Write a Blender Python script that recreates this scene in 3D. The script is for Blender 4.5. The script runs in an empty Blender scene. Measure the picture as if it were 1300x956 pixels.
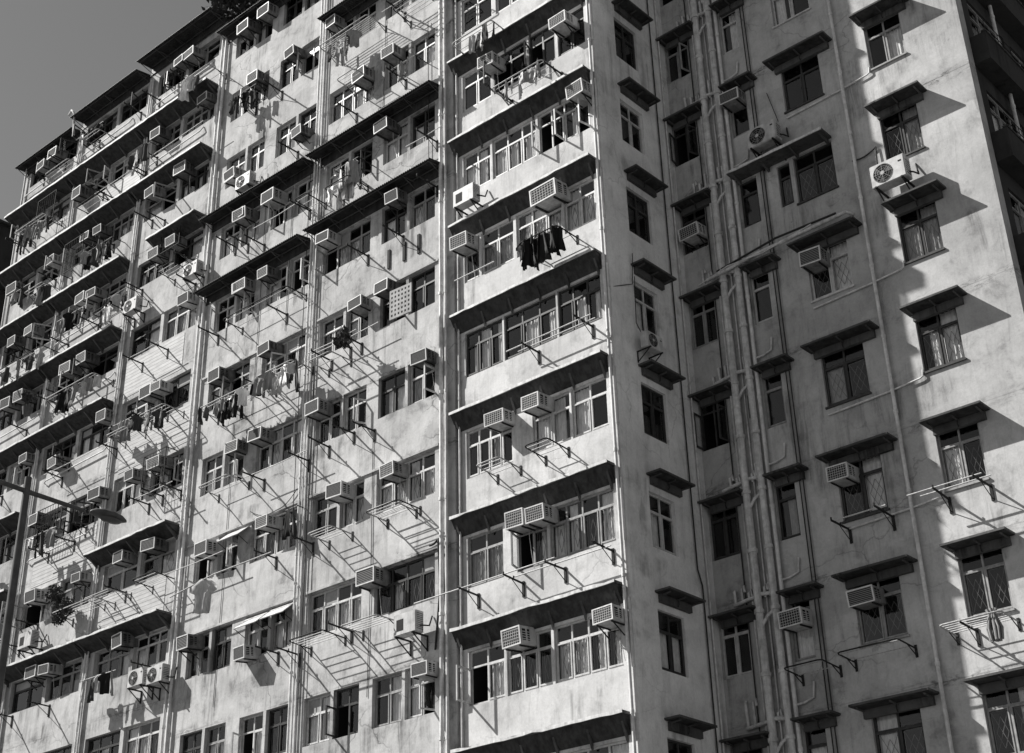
import bpy, bmesh, math, random
from mathutils import Vector, Matrix
R = math.radians
rng = random.Random(7)
scene = bpy.context.scene
COL = scene.collection

# ------------------------------------------------------------------ materials (the place is seen in black and white: every tone is a grey)
def new_mat(name):
    m = bpy.data.materials.new(name); m.use_nodes = True; m.use_transparent_shadow = True
    nt = m.node_tree; nt.nodes.clear()
    out = nt.nodes.new('ShaderNodeOutputMaterial'); b = nt.nodes.new('ShaderNodeBsdfPrincipled')
    nt.links.new(b.outputs[0], out.inputs[0])
    return m, nt, b, out
def N(nt, t, **kw):
    n = nt.nodes.new(t)
    for k, v in kw.items():
        if k in n.inputs.keys(): n.inputs[k].default_value = v
        else: setattr(n, k, v)
    return n
def ramp(nt, src, stops):
    r = nt.nodes.new('ShaderNodeValToRGB'); e = r.color_ramp.elements
    while len(e) < len(stops): e.new(.5)
    for i, (p, c) in enumerate(stops): e[i].position = p; e[i].color = (c, c, c, 1)
    nt.links.new(src, r.inputs[0]); return r.outputs[0]
def mul(nt, a, b, fac=1.0, mode='MULTIPLY'):
    m = nt.nodes.new('ShaderNodeMix'); m.data_type = 'RGBA'; m.blend_type = mode
    if isinstance(fac, (int, float)): m.inputs[0].default_value = fac
    else: nt.links.new(fac, m.inputs[0])
    for s, i in ((a, 6), (b, 7)):
        if isinstance(s, (int, float)): m.inputs[i].default_value = (s, s, s, 1)
        else: nt.links.new(s, m.inputs[i])
    return m.outputs[2]
def pos(nt, scale):
    g = nt.nodes.new('ShaderNodeNewGeometry'); mp = nt.nodes.new('ShaderNodeMapping')
    mp.inputs['Scale'].default_value = scale
    nt.links.new(g.outputs['Position'], mp.inputs[0]); return mp.outputs[0]
def noise(nt, scale3, detail=6, rough=.6, s=1.0, dist=0.0):
    n = nt.nodes.new('ShaderNodeTexNoise'); n.inputs['Scale'].default_value = s
    n.inputs['Detail'].default_value = detail; n.inputs['Roughness'].default_value = rough
    n.inputs['Distortion'].default_value = dist
    nt.links.new(pos(nt, scale3), n.inputs['Vector']); return n.outputs[0]
def plaster(name, base, grime=.6, streak=.5, crack=.5, patch=.3, bump=.35, joint=None):
    m, nt, b, out = new_mat(name)
    big = ramp(nt, noise(nt, (.35, .35, .35), 5, .6), [(.3, .72), (.5, .93), (.72, 1.08)])
    mid = ramp(nt, noise(nt, (1.7, 1.7, 1.7), 8, .68, dist=.4), [(.30, .5), (.44, .86), (.6, 1.0), (.75, 1.06)])
    st = ramp(nt, noise(nt, (3.2, 3.2, .55), 8, .68, dist=.9), [(.32, .5), (.46, .92), (.6, 1.0)])
    st2 = ramp(nt, noise(nt, (11, 11, .9), 5, .65, dist=.5), [(.36, .7), (.5, 1.0)])
    stm = ramp(nt, noise(nt, (.5, .5, .8), 4, .6), [(.42, 0), (.62, 1)])
    drip = ramp(nt, noise(nt, (2.6, 2.6, .2), 8, .7, dist=.5), [(.38, .35), (.46, .8), (.54, 1.0)])
    dm = ramp(nt, noise(nt, (.45, .45, .6), 5, .6), [(.5, 0), (.58, 1)])
    fine = ramp(nt, noise(nt, (22, 22, 22), 5, .7), [(.3, .86), (.6, 1.03)])
    # flaked spots: dark specks with their own outline
    sp = ramp(nt, noise(nt, (3.3, 3.3, 3.3), 9, .78), [(.30, .28), (.345, 1.0)])
    # repaired plaster patches
    v = nt.nodes.new('ShaderNodeTexVoronoi'); v.feature = 'F1'; v.inputs['Scale'].default_value = 1
    wv = nt.nodes.new('ShaderNodeTexNoise'); wv.inputs['Scale'].default_value = 1.4; wv.inputs['Detail'].default_value = 8; wv.inputs['Roughness'].default_value = .7
    gv = pos(nt, (.5, .5, .8)); nt.links.new(gv, wv.inputs['Vector'])
    av = nt.nodes.new('ShaderNodeVectorMath'); av.operation = 'MULTIPLY_ADD'
    nt.links.new(wv.outputs['Color'], av.inputs[0]); av.inputs[1].default_value = (1.1, 1.1, 1.1); nt.links.new(gv, av.inputs[2]); nt.links.new(av.outputs[0], v.inputs['Vector'])
    sep = nt.nodes.new('ShaderNodeSeparateColor'); nt.links.new(v.outputs['Color'], sep.inputs[0])
    pt = ramp(nt, sep.outputs[0], [(0, 1 - patch), (.35, 1), (.75, 1), (1, 1 + .35 * patch)])
    # hairline cracks
    v2 = nt.nodes.new('ShaderNodeTexVoronoi'); v2.feature = 'DISTANCE_TO_EDGE'; v2.inputs['Scale'].default_value = 1
    wob = nt.nodes.new('ShaderNodeTexNoise'); wob.inputs['Scale'].default_value = 2.2; wob.inputs['Detail'].default_value = 6
    g = pos(nt, (.5, .5, .62)); nt.links.new(g, wob.inputs['Vector'])
    ad = nt.nodes.new('ShaderNodeVectorMath'); ad.operation = 'MULTIPLY_ADD'
    nt.links.new(wob.outputs['Color'], ad.inputs[0]); ad.inputs[1].default_value = (.55, .55, .55); nt.links.new(g, ad.inputs[2])
    nt.links.new(ad.outputs[0], v2.inputs['Vector'])
    ck = ramp(nt, v2.outputs['Distance'], [(.0, .35), (.006, .6), (.011, 1)])
    ckm = ramp(nt, noise(nt, (.3, .3, .3), 3, .5), [(.5, 0), (.58, 1)])
    c = mul(nt, big, mid, grime); c = mul(nt, c, pt, 1.0)
    c2 = mul(nt, c, st, streak); c3 = mul(nt, c2, st2, streak * .6)
    c = mul(nt, c2, c3, stm, 'MIX'); c = mul(nt, c, mul(nt, 1.0, drip, dm, 'MIX'), streak + .25); c = mul(nt, c, fine, .8); c = mul(nt, c, sp, grime)
    ck2 = mul(nt, 1.0, ck, ckm, 'MIX'); c = mul(nt, c, ck2, crack)
    if joint:      # crumbling plaster along the floor slab joints
        gz = nt.nodes.new('ShaderNodeNewGeometry'); sz = nt.nodes.new('ShaderNodeSeparateXYZ'); nt.links.new(gz.outputs['Position'], sz.inputs[0])
        f1 = nt.nodes.new('ShaderNodeMath'); f1.operation = 'MULTIPLY_ADD'; f1.inputs[1].default_value = 1 / joint[1]; f1.inputs[2].default_value = -joint[0] / joint[1] + 20.5; nt.links.new(sz.outputs[2], f1.inputs[0])
        f2 = nt.nodes.new('ShaderNodeMath'); f2.operation = 'FRACT'; nt.links.new(f1.outputs[0], f2.inputs[0])
        band = ramp(nt, f2.outputs[0], [(.40, 0), (.48, 1), (.52, 1), (.56, 0)])
        line = ramp(nt, f2.outputs[0], [(.494, 1), (.498, .45), (.502, .45), (.506, 1)])
        fl = ramp(nt, noise(nt, (3.5, 3.5, 8), 10, .78, dist=.6), [(.42, .3), (.5, .9), (.6, 1)])
        where_ = ramp(nt, noise(nt, (.25, .25, .3), 2, .5), [(.42, 0), (.6, 1)])
        bm_ = mul(nt, band, where_, 1); c = mul(nt, c, mul(nt, 1.0, fl, bm_, 'MIX'), .9); c = mul(nt, c, mul(nt, 1.0, line, where_, 'MIX'), .8)
    c = mul(nt, c, base, 1.0)
    nt.links.new(c, b.inputs['Base Color']); b.inputs['Roughness'].default_value = .92
    b.inputs['Specular IOR Level'].default_value = .2
    bp = nt.nodes.new('ShaderNodeBump'); bp.inputs['Strength'].default_value = bump; bp.inputs['Distance'].default_value = .03
    h = mul(nt, noise(nt, (6, 6, 6), 8, .7), noise(nt, (.9, .9, .9), 5, .6), .5, 'MIX'); h = mul(nt, h, ck2, .6)
    nt.links.new(h, bp.inputs['Height']); nt.links.new(bp.outputs[0], b.inputs['Normal'])
    return m
def rough_mat(name, base, var=.35, scale=9, rough=.6, metal=0, bump=.1, streak=True):
    m, nt, b, out = new_mat(name)
    a = ramp(nt, noise(nt, (scale,) * 3, 6, .65), [(.3, 1 - var), (.62, 1 + var * .3)])
    if streak:
        s = ramp(nt, noise(nt, (scale * 2, scale * 2, scale * .15), 4, .6), [(.35, 1 - var), (.55, 1)]); a = mul(nt, a, s, .8)
    c = mul(nt, a, base, 1.0)
    nt.links.new(c, b.inputs['Base Color']); b.inputs['Roughness'].default_value = rough; b.inputs['Metallic'].default_value = metal; b.inputs['Specular IOR Level'].default_value = .12
    if bump:
        bp = nt.nodes.new('ShaderNodeBump'); bp.inputs['Strength'].default_value = bump; bp.inputs['Distance'].default_value = .01
        nt.links.new(a, bp.inputs['Height']); nt.links.new(bp.outputs[0], b.inputs['Normal'])
    return m
def grid_mat(name, light, dark, u, v, wx=.3, wz=.3, rough=.6):
    """vent mesh: fine bars in x and z (object space) """
    m, nt, b, out = new_mat(name)
    tc = nt.nodes.new('ShaderNodeTexCoord'); sp = nt.nodes.new('ShaderNodeSeparateXYZ'); nt.links.new(tc.outputs['Object'], sp.inputs[0])
    def bars(sock, n, w):
        a = nt.nodes.new('ShaderNodeMath'); a.operation = 'MULTIPLY'; a.inputs[1].default_value = n; nt.links.new(sock, a.inputs[0])
        f = nt.nodes.new('ShaderNodeMath'); f.operation = 'FRACT'; nt.links.new(a.outputs[0], f.inputs[0])
        l = nt.nodes.new('ShaderNodeMath'); l.operation = 'LESS_THAN'; l.inputs[1].default_value = w; nt.links.new(f.outputs[0], l.inputs[0])
        return l.outputs[0]
    mx = nt.nodes.new('ShaderNodeMath'); mx.operation = 'MAXIMUM'
    nt.links.new(bars(sp.outputs[0], u, wx), mx.inputs[0]); nt.links.new(bars(sp.outputs[2], v, wz), mx.inputs[1])
    nt.links.new(mul(nt, dark, light, mx.outputs[0], 'MIX'), b.inputs['Base Color']); b.inputs['Roughness'].default_value = .9; b.inputs['Specular IOR Level'].default_value = .05
    return m
def glass_mat(name, tint=.55, refl=.9):
    m, nt, b, out = new_mat(name); nt.nodes.remove(b)
    tr = nt.nodes.new('ShaderNodeBsdfTransparent'); tr.inputs[0].default_value = (tint, tint, tint, 1)
    gl = nt.nodes.new('ShaderNodeBsdfGlossy'); gl.inputs['Roughness'].default_value = .04; gl.inputs[0].default_value = (refl, refl, refl, 1)
    lw = nt.nodes.new('ShaderNodeLayerWeight'); fr = nt.nodes.new('ShaderNodeMath'); fr.operation = 'POWER'; fr.inputs[1].default_value = 4.5
    nt.links.new(lw.outputs['Facing'], fr.inputs[0])
    mp = nt.nodes.new('ShaderNodeMapRange'); mp.inputs[1].default_value = 0; mp.inputs[2].default_value = 1; mp.inputs[3].default_value = .06; mp.inputs[4].default_value = 1
    nt.links.new(fr.outputs[0], mp.inputs[0])
    mx = nt.nodes.new('ShaderNodeMixShader'); nt.links.new(mp.outputs[0], mx.inputs[0])
    nt.links.new(tr.outputs[0], mx.inputs[1]); nt.links.new(gl.outputs[0], mx.inputs[2]); nt.links.new(mx.outputs[0], out.inputs[0])
    nz = nt.nodes.new('ShaderNodeTexNoise'); nz.inputs['Scale'].default_value = .9
    nt.links.new(pos(nt, (1, 1, 1)), nz.inputs['Vector'])
    bp = nt.nodes.new('ShaderNodeBump'); bp.inputs['Strength'].default_value = .25; bp.inputs['Distance'].default_value = .05
    nt.links.new(nz.outputs[0], bp.inputs['Height']); nt.links.new(bp.outputs[0], gl.inputs['Normal'])
    return m
def cloth_mat(name, base, stripe=0):
    m, nt, b, out = new_mat(name)
    a = ramp(nt, noise(nt, (14, 14, 5), 5, .6), [(.3, .75), (.65, 1.1)])
    if stripe:
        tc = nt.nodes.new('ShaderNodeTexCoord'); w = nt.nodes.new('ShaderNodeTexWave'); w.inputs['Scale'].default_value = stripe
        nt.links.new(tc.outputs['Object'], w.inputs[0]); a = mul(nt, a, ramp(nt, w.outputs[0], [(.45, .35), (.55, 1)]), 1)
    nt.links.new(mul(nt, a, base, 1), b.inputs['Base Color']); b.inputs['Roughness'].default_value = .95; b.inputs['Specular IOR Level'].default_value = .1
    return m
M = dict(
    wall_left=plaster('plaster_left', .52, 1.0, .6, .5, .14, joint=(36.9, 2.9)),
    wall_mid=plaster('plaster_mid', .53, 1.0, .6, .8, .2, .5, joint=(35.7, 2.9)),
    wall_tower=plaster('plaster_tower', .66, .65, .4, .35, .12),
    wall_rear=plaster('plaster_rear', .52, .75, .45, .5, .12, joint=(25.2, 3.0)),
    wall_side=plaster('plaster_side', .86, .6, .35, .4, .08),
    wall_dark=plaster('plaster_shade', .05, .7, .6, .2, .2),  # near-black plaster, the shade of the unlit walls put into its colour
    ledge=plaster('ledge_concrete_shade', .11, .9, .8, .3, .3),  # concrete coloured dark so the ledge undersides carry painted shade
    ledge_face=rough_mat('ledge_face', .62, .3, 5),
    sheet=rough_mat('corrugated_sheet_shade', .05, .5, 4, .6),  # tone lowered to paint shade on soffits and canopy undersides
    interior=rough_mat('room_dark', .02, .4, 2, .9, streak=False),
    white_frame=rough_mat('white_frame', .55, .25, 7, .45),
    grey_frame=rough_mat('grey_frame', .32, .3, 7, .45),
    dark_frame=rough_mat('dark_frame', .06, .3, 7, .45),
    glass=glass_mat('window_glass', .93),
    frost=rough_mat('painted_pane', .32, .3, 3, .25, streak=False),
    ac_pale=rough_mat('ac_pale', .5, .3, 4, .5),
    ac_grey=rough_mat('ac_grey', .28, .4, 4, .55),
    ac_grimy=rough_mat('ac_grimy', .15, .55, 4, .65),
    ac_rim=rough_mat('ac_rim', .66, .2, 6, .5),
    vent=grid_mat('vent_mesh', .17, .03, 26, 26, .25, .25),
    vent_coarse=grid_mat('vent_coarse', .34, .03, 15, 15, .22, .22),
    vent_lines=grid_mat('vent_louvre', .25, .03, .01, 22, .0, .35),
    slot=rough_mat('vent_slot', .02, .3, 5, .8, streak=False),
    iron=rough_mat('rusty_iron', .035, .5, 20, .8),
    rail=rough_mat('painted_rail', .42, .4, 16, .55),
    pole=rough_mat('pole_metal', .55, .3, 16, .45),
    pipe=rough_mat('cast_pipe', .62, .35, 5, .6),
    pipe_pale=rough_mat('pale_pipe', .66, .3, 5, .55),
    cable=rough_mat('cable', .04, .2, 5, .7, streak=False),
    lamp=rough_mat('lamp_metal', .11, .3, 5, .5),
    lampglass=rough_mat('lamp_bowl', .12, .2, 5, .2, streak=False),
    leaf=rough_mat('leaf', .06, .5, 6, .6, streak=False),
    bark=rough_mat('bark', .08, .4, 12, .9),
    pot=rough_mat('plant_pot', .12, .3, 6, .8),
    asphalt=rough_mat('asphalt', .05, .3, 3, .9, streak=False),
    paving=rough_mat('paving', .15, .3, 1.5, .9, streak=False),
    tile=None,
)
def tile_mat():
    m, nt, b, out = new_mat('wall_tiles')
    g = nt.nodes.new('ShaderNodeNewGeometry'); s = nt.nodes.new('ShaderNodeSeparateXYZ'); nt.links.new(g.outputs['Position'], s.inputs[0])
    a = nt.nodes.new('ShaderNodeMath'); a.operation = 'MULTIPLY'; a.inputs[1].default_value = 7.2; nt.links.new(s.outputs[2], a.inputs[0])
    f = nt.nodes.new('ShaderNodeMath'); f.operation = 'FRACT'; nt.links.new(a.outputs[0], f.inputs[0])
    l = ramp(nt, f.outputs[0], [(0, .45), (.12, .5), (.17, 1), (1, 1)])
    c = mul(nt, l, ramp(nt, noise(nt, (2.5, 2.5, 9), 5, .6), [(.3, .7), (.65, 1.05)]), 1)
    nt.links.new(mul(nt, c, .46, 1), b.inputs['Base Color']); b.inputs['Roughness'].default_value = .7; b.inputs['Specular IOR Level'].default_value = .2
    return m
M['tile'] = tile_mat()
CLOTH = dict(black=cloth_mat('cloth_black', .02), dark=cloth_mat('cloth_dark', .06), grey=cloth_mat('cloth_grey', .25),
             pale=cloth_mat('cloth_pale', .5), white=cloth_mat('cloth_white', .75), striped=cloth_mat('cloth_striped', .45, 9),
             curtain=cloth_mat('curtain_pale', .62), curtain_dim=cloth_mat('curtain_dim', .3))

# ------------------------------------------------------------------ mesh collector
class MB:
    def __init__(s): s.v = []; s.f = []; s.mi = []; s.ms = []; s.cur = 0; s.sm = []; s.T = None
    def mat(s, m):
        if m not in s.ms: s.ms.append(m)
        s.cur = s.ms.index(m); return s
    def add(s, vs, fs, smooth=False):
        b = len(s.v)
        s.v += [tuple(s.T @ Vector(v)) if s.T else tuple(v) for v in vs]
        for f in fs: s.f.append([b + i for i in f]); s.mi.append(s.cur); s.sm.append(smooth)
        return s
    def box(s, x0, x1, y0, y1, z0, z1):
        v = [(x, y, z) for x in (x0, x1) for y in (y0, y1) for z in (z0, z1)]
        return s.add(v, [(0, 1, 3, 2), (4, 6, 7, 5), (0, 4, 5, 1), (2, 3, 7, 6), (0, 2, 6, 4), (1, 5, 7, 3)])
    def quad(s, a, b, c, d): return s.add([a, b, c, d], [(0, 1, 2, 3)])
    def tube(s, pts, r, n=8, cap=True):
        P = [Vector(p) for p in pts]; vs = []; fs = []; up = None
        for i, p in enumerate(P):
            d = (P[min(i + 1, len(P) - 1)] - P[max(i - 1, 0)]).normalized()
            if up is None or abs(up.dot(d)) > .95: up = Vector((0, 0, 1)) if abs(d.z) < .9 else Vector((1, 0, 0))
            a = d.cross(up).normalized(); b = a.cross(d).normalized(); up = b
            rr = r[i] if isinstance(r, (list, tuple)) else r
            vs += [p + (a * math.cos(2 * math.pi * k / n) + b * math.sin(2 * math.pi * k / n)) * rr for k in range(n)]
        for i in range(len(P) - 1):
            for k in range(n): fs.append((i * n + k, i * n + (k + 1) % n, (i + 1) * n + (k + 1) % n, (i + 1) * n + k))
        s.add(vs, fs, True)
        if cap:
            s.add(vs[:n], [tuple(range(n))]); s.add(vs[-n:], [tuple(range(n))])
        return s
    def bar(s, a, b, w, h):
        a, b = Vector(a), Vector(b); d = (b - a).normalized(); up = Vector((0, 0, 1)) if abs(d.z) < .9 else Vector((1, 0, 0))
        x = d.cross(up).normalized() * w / 2; y = x.cross(d).normalized() * h / 2
        vs = [p + sx * x + sy * y for p in (a, b) for sx, sy in ((-1, -1), (1, -1), (1, 1), (-1, 1))]
        return s.add(vs, [(0, 1, 2, 3), (7, 6, 5, 4), (0, 4, 5, 1), (1, 5, 6, 2), (2, 6, 7, 3), (3, 7, 4, 0)])
    def disc(s, c, nrm, r, n=20, ri=0):
        c = Vector(c); d = Vector(nrm).normalized(); up = Vector((0, 0, 1)) if abs(d.z) < .9 else Vector((1, 0, 0))
        a = d.cross(up).normalized(); b = a.cross(d)
        o = [c + (a * math.cos(2 * math.pi * k / n) + b * math.sin(2 * math.pi * k / n)) * r for k in range(n)]
        if not ri: return s.add(o, [tuple(range(n))])
        i_ = [c + (a * math.cos(2 * math.pi * k / n) + b * math.sin(2 * math.pi * k / n)) * ri for k in range(n)]
        return s.add(o + i_, [(k, (k + 1) % n, n + (k + 1) % n, n + k) for k in range(n)])
    def build(s, name, parent=None, base=None):
        off = Vector((0, 0, 0))
        if parent is not None: off = world_loc(parent)
        if base is not None: base = Vector(base)
        o_ = base if base is not None else (off if parent is not None else Vector((0, 0, 0)))
        me = bpy.data.meshes.new(name); me.from_pydata([tuple(Vector(v) - o_) for v in s.v], [], s.f)
        for m in s.ms: me.materials.append(m)
        me.polygons.foreach_set('material_index', s.mi); me.polygons.foreach_set('use_smooth', s.sm); me.update()
        o = bpy.data.objects.new(name, me); COL.objects.link(o)
        if parent is not None: o.parent = parent; o.location = o_ - off
        else: o.location = o_
        return o
def world_loc(o):
    l = Vector(o.location)
    while o.parent is not None: o = o.parent; l += Vector(o.location)
    return l
USED = {}
def tag(o, label=None, cat=None, group=None, kind=None):
    if label:
        n = len(label.split()); assert 4 <= n <= 16, (n, label)
        assert label not in USED, label
        USED[label] = 1; o['label'] = label
    if cat: o['category'] = cat
    if group: o['group'] = group
    if kind: o['kind'] = kind
    return o
def empty(name, loc, label, cat, group=None, rz=0):
    o = bpy.data.objects.new(name, None); COL.objects.link(o); o.location = loc; o.rotation_euler = (0, 0, rz)
    o.empty_display_size = .2
    return tag(o, label, cat, group)
def copy_tree(o, parent=None):
    c = o.copy(); COL.objects.link(c)
    if parent is not None: c.parent = parent
    for ch in list(o.children): copy_tree(ch, c)
    return c
def bevelled(mb, name, parent, w=.012):
    o = mb.build(name, parent)
    bm = bmesh.new(); bm.from_mesh(o.data); bmesh.ops.remove_doubles(bm, verts=bm.verts, dist=1e-5)
    bmesh.ops.bevel(bm, geom=bm.edges[:], offset=w, segments=2, affect='EDGES', clamp_overlap=True); bm.to_mesh(o.data); bm.free()
    return o
ORD = ['top', 'second', 'third', 'fourth', 'fifth', 'sixth', 'seventh', 'eighth', 'ninth', 'tenth', 'eleventh', 'twelfth']

# ------------------------------------------------------------------ facade frames: u runs along the wall, v goes INTO the wall, z up
def front(y): return lambda u, v, z: (u, y + v, z)          # walls facing the street (-Y)
def side(x): return lambda u, v, z: (x - v, u, z)           # walls facing +X
def fbox(mb, fr, u0, u1, v0, v1, z0, z1):
    v = [fr(u, vv, z) for u in (u0, u1) for vv in (v0, v1) for z in (z0, z1)]
    return mb.add(v, [(0, 1, 3, 2), (4, 6, 7, 5), (0, 4, 5, 1), (2, 3, 7, 6), (0, 2, 6, 4), (1, 5, 7, 3)])
def wall_holes(mb, fr, u0, u1, z0, z1, holes, wallm, reveal=.16, room=1.3):
    us = sorted({u0, u1} | {h[0] for h in holes} | {h[1] for h in holes}); zs = sorted({z0, z1} | {h[2] for h in holes} | {h[3] for h in holes})
    mb.mat(wallm)
    for i in range(len(us) - 1):
        run = None
        for j in range(len(zs) - 1):
            uc, zc = (us[i] + us[i + 1]) / 2, (zs[j] + zs[j + 1]) / 2
            hole = any(h[0] < uc < h[1] and h[2] < zc < h[3] for h in holes)
            if not hole:
                a, b = us[i], us[i + 1]; c, d = zs[j], zs[j + 1]
                mb.quad(fr(a, 0, c), fr(b, 0, c), fr(b, 0, d), fr(a, 0, d))
    for a, b, c, d in holes:
        mb.mat(wallm)
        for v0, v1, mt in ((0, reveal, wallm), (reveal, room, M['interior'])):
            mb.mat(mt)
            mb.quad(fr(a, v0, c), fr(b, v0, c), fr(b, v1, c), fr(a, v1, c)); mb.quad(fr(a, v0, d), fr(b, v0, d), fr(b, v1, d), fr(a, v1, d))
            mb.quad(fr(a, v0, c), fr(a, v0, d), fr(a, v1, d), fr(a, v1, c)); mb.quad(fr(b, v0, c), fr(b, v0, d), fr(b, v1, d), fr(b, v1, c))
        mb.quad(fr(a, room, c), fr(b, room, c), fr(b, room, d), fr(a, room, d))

def window(parent, fr, u0, u1, z0, z1, n=2, tr=.68, fm='white_frame', depth=.10, curtain=.6, grille=0, opened=(), frost=0.0, sill=False, solid=None):
    """one window: outer frame with mullions and transom; glass, curtains, inner grille and opened sashes are its sub-parts"""
    m = M[fm]; t = .045; zt = z0 + (z1 - z0) * tr; d0, d1 = depth, depth + .05
    mb = MB().mat(m)
    fbox(mb, fr, u0, u1, d0, d1, z0, z0 + t); fbox(mb, fr, u0, u1, d0, d1, z1 - t, z1)
    fbox(mb, fr, u0, u0 + t, d0, d1, z0 + t, z1 - t); fbox(mb, fr, u1 - t, u1, d0, d1, z0 + t, z1 - t)
    w = (u1 - u0) / n
    for i in range(1, n): fbox(mb, fr, u0 + i * w - t * .5, u0 + i * w + t * .5, d0 + .004, d1 - .004, z0 + t, z1 - t)
    if tr < .99: fbox(mb, fr, u0 + t, u1 - t, d0 + .008, d1 - .008, zt - t * .5, zt + t * .5)
    # casement inner rails
    for i in range(n):
        if i in opened: continue
        a, b = u0 + i * w + t * .55, u0 + (i + 1) * w - t * .55; top = zt - t * .55 if tr < .99 else z1 - t
        q = .03
        fbox(mb, fr, a, b, d0 - .015, d0 + .03, z0 + t + .002, z0 + t + q + .012); fbox(mb, fr, a, b, d0 - .015, d0 + .03, top - q, top - .002)
        fbox(mb, fr, a + .001, a + q, d0 - .013, d0 + .03, z0 + t + q, top - q); fbox(mb, fr, b - q, b - .001, d0 - .013, d0 + .03, z0 + t + q, top - q)
    f = mb.build('window', parent)
    if sill:
        s_ = MB().mat(m); fbox(s_, fr, u0 - .04, u1 + .04, -.05, depth, z0 - .05, z0 - .002); s_.build('sill', f)
    g = MB().mat(M['glass']); fz = MB().mat(M['frost']); nf = 0
    for i in range(n):
        a, b = u0 + i * w + .02, u0 + (i + 1) * w - .02
        segs = []
        if i not in opened: segs.append((z0 + .02, zt if tr < .99 else z1 - .02))
        if tr < .99: segs.append((zt, z1 - .02))
        for (p, q) in segs:
            T = g
            if rng.random() < frost and p > z0 + .1: T = fz; nf += 1
            T.quad(fr(a, d0 + .027, p), fr(b, d0 + .027, p), fr(b, d0 + .027, q), fr(a, d0 + .027, q))
    if g.v: g.build('pane', f)
    if nf: fz.build('painted_pane', f)
    # curtains
    cm = MB(); any_c = False
    cm.mat(CLOTH['curtain'] if rng.random() < .8 else CLOTH['curtain_dim'])
    for i in range(n):
        if rng.random() < curtain and i not in opened:
            a, b = u0 + i * w + .03, u0 + (i + 1) * w - .03
            if rng.random() < .35: 
                if rng.random() < .5: b = a + (b - a) * .6
                else: a = b - (b - a) * .6
            k = max(8, int((b - a) / .02)); top = z1 - .04 if rng.random() < .3 else zt
            ph = rng.random() * 9; vs = []
            for j in range(k + 1):
                uu = a + (b - a) * j / k; dv = .022 * math.sin(j * 1.25 + ph) + .01 * math.sin(j * .5 + ph * 2)
                vs += [fr(uu, d1 + .05 + dv, z0 + .03), fr(uu, d1 + .05 + dv * .6, top)]
            cm.add(vs, [(2 * j, 2 * j + 2, 2 * j + 3, 2 * j + 1) for j in range(k)], True); any_c = True
    if any_c: cm.build('curtain', f)
    if grille:
        gb = MB().mat(M['ac_grimy'])
        dv = d1 + .02
        for i in range(n):
            if i in opened: continue
            a, b = u0 + i * w + .07, u0 + (i + 1) * w - .07; zb, ztp = z0 + .1, zt - .06; mx, mz = (a + b) / 2, (zb + ztp) / 2
            def ln(p, q): gb.bar(fr(p[0], dv, p[1]), fr(q[0], dv, q[1]), .009, .009)
            ln((a, zb), (a, ztp)); ln((b, zb), (b, ztp)); ln((a, zb), (b, zb)); ln((a, ztp), (b, ztp))
            if grille == 1:
                e = (b - a) * .22
                ln((a + e, zb), (a + e, ztp)); ln((b - e, zb), (b - e, ztp)); ln((mx, mz + .3), (mx - e, mz)); ln((mx - e, mz), (mx, mz - .3)); ln((mx, mz + .3), (mx + e, mz)); ln((mx + e, mz), (mx, mz - .3))
            else:
                ln((a, zb), (b, ztp)); ln((a, ztp), (b, zb)); ln((mx, mz + .33), (a + .06, mz)); ln((mx, mz + .33), (b - .06, mz)); ln((mx, mz - .33), (a + .06, mz)); ln((mx, mz - .33), (b - .06, mz))
        gb.build('grille', f)
    for i in opened:
        hinge_left = (i % 2 == 0); ang = R(62 + 28 * rng.random())
        uh = u0 + i * w + (.02 if hinge_left else w - .02); ww = w - .05; top = zt - .03 if tr < .99 else z1 - .05
        cs = MB().mat(m)
        ca, sa = math.cos(ang), math.sin(ang); s = 1 if hinge_left else -1
        def fr2(u, v, z): return fr(uh + s * (u * ca + v * sa), d0 - .02 - u * sa + v * ca, z)
        q = .04
        fbox(cs, fr2, 0, ww, -.02, .02, z0 + .05, z0 + .05 + q); fbox(cs, fr2, 0, ww, -.02, .02, top - q, top)
        fbox(cs, fr2, 0, q, -.02, .02, z0 + .05 + q, top - q); fbox(cs, fr2, ww - q, ww, -.02, .02, z0 + .05 + q, top - q)
        cs.mat(M['glass']); cs.quad(fr2(q, 0, z0 + .06), fr2(ww - q, 0, z0 + .06), fr2(ww - q, 0, top - q), fr2(q, 0, top - q))
        cs.build('casement', f)
    return f

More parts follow.
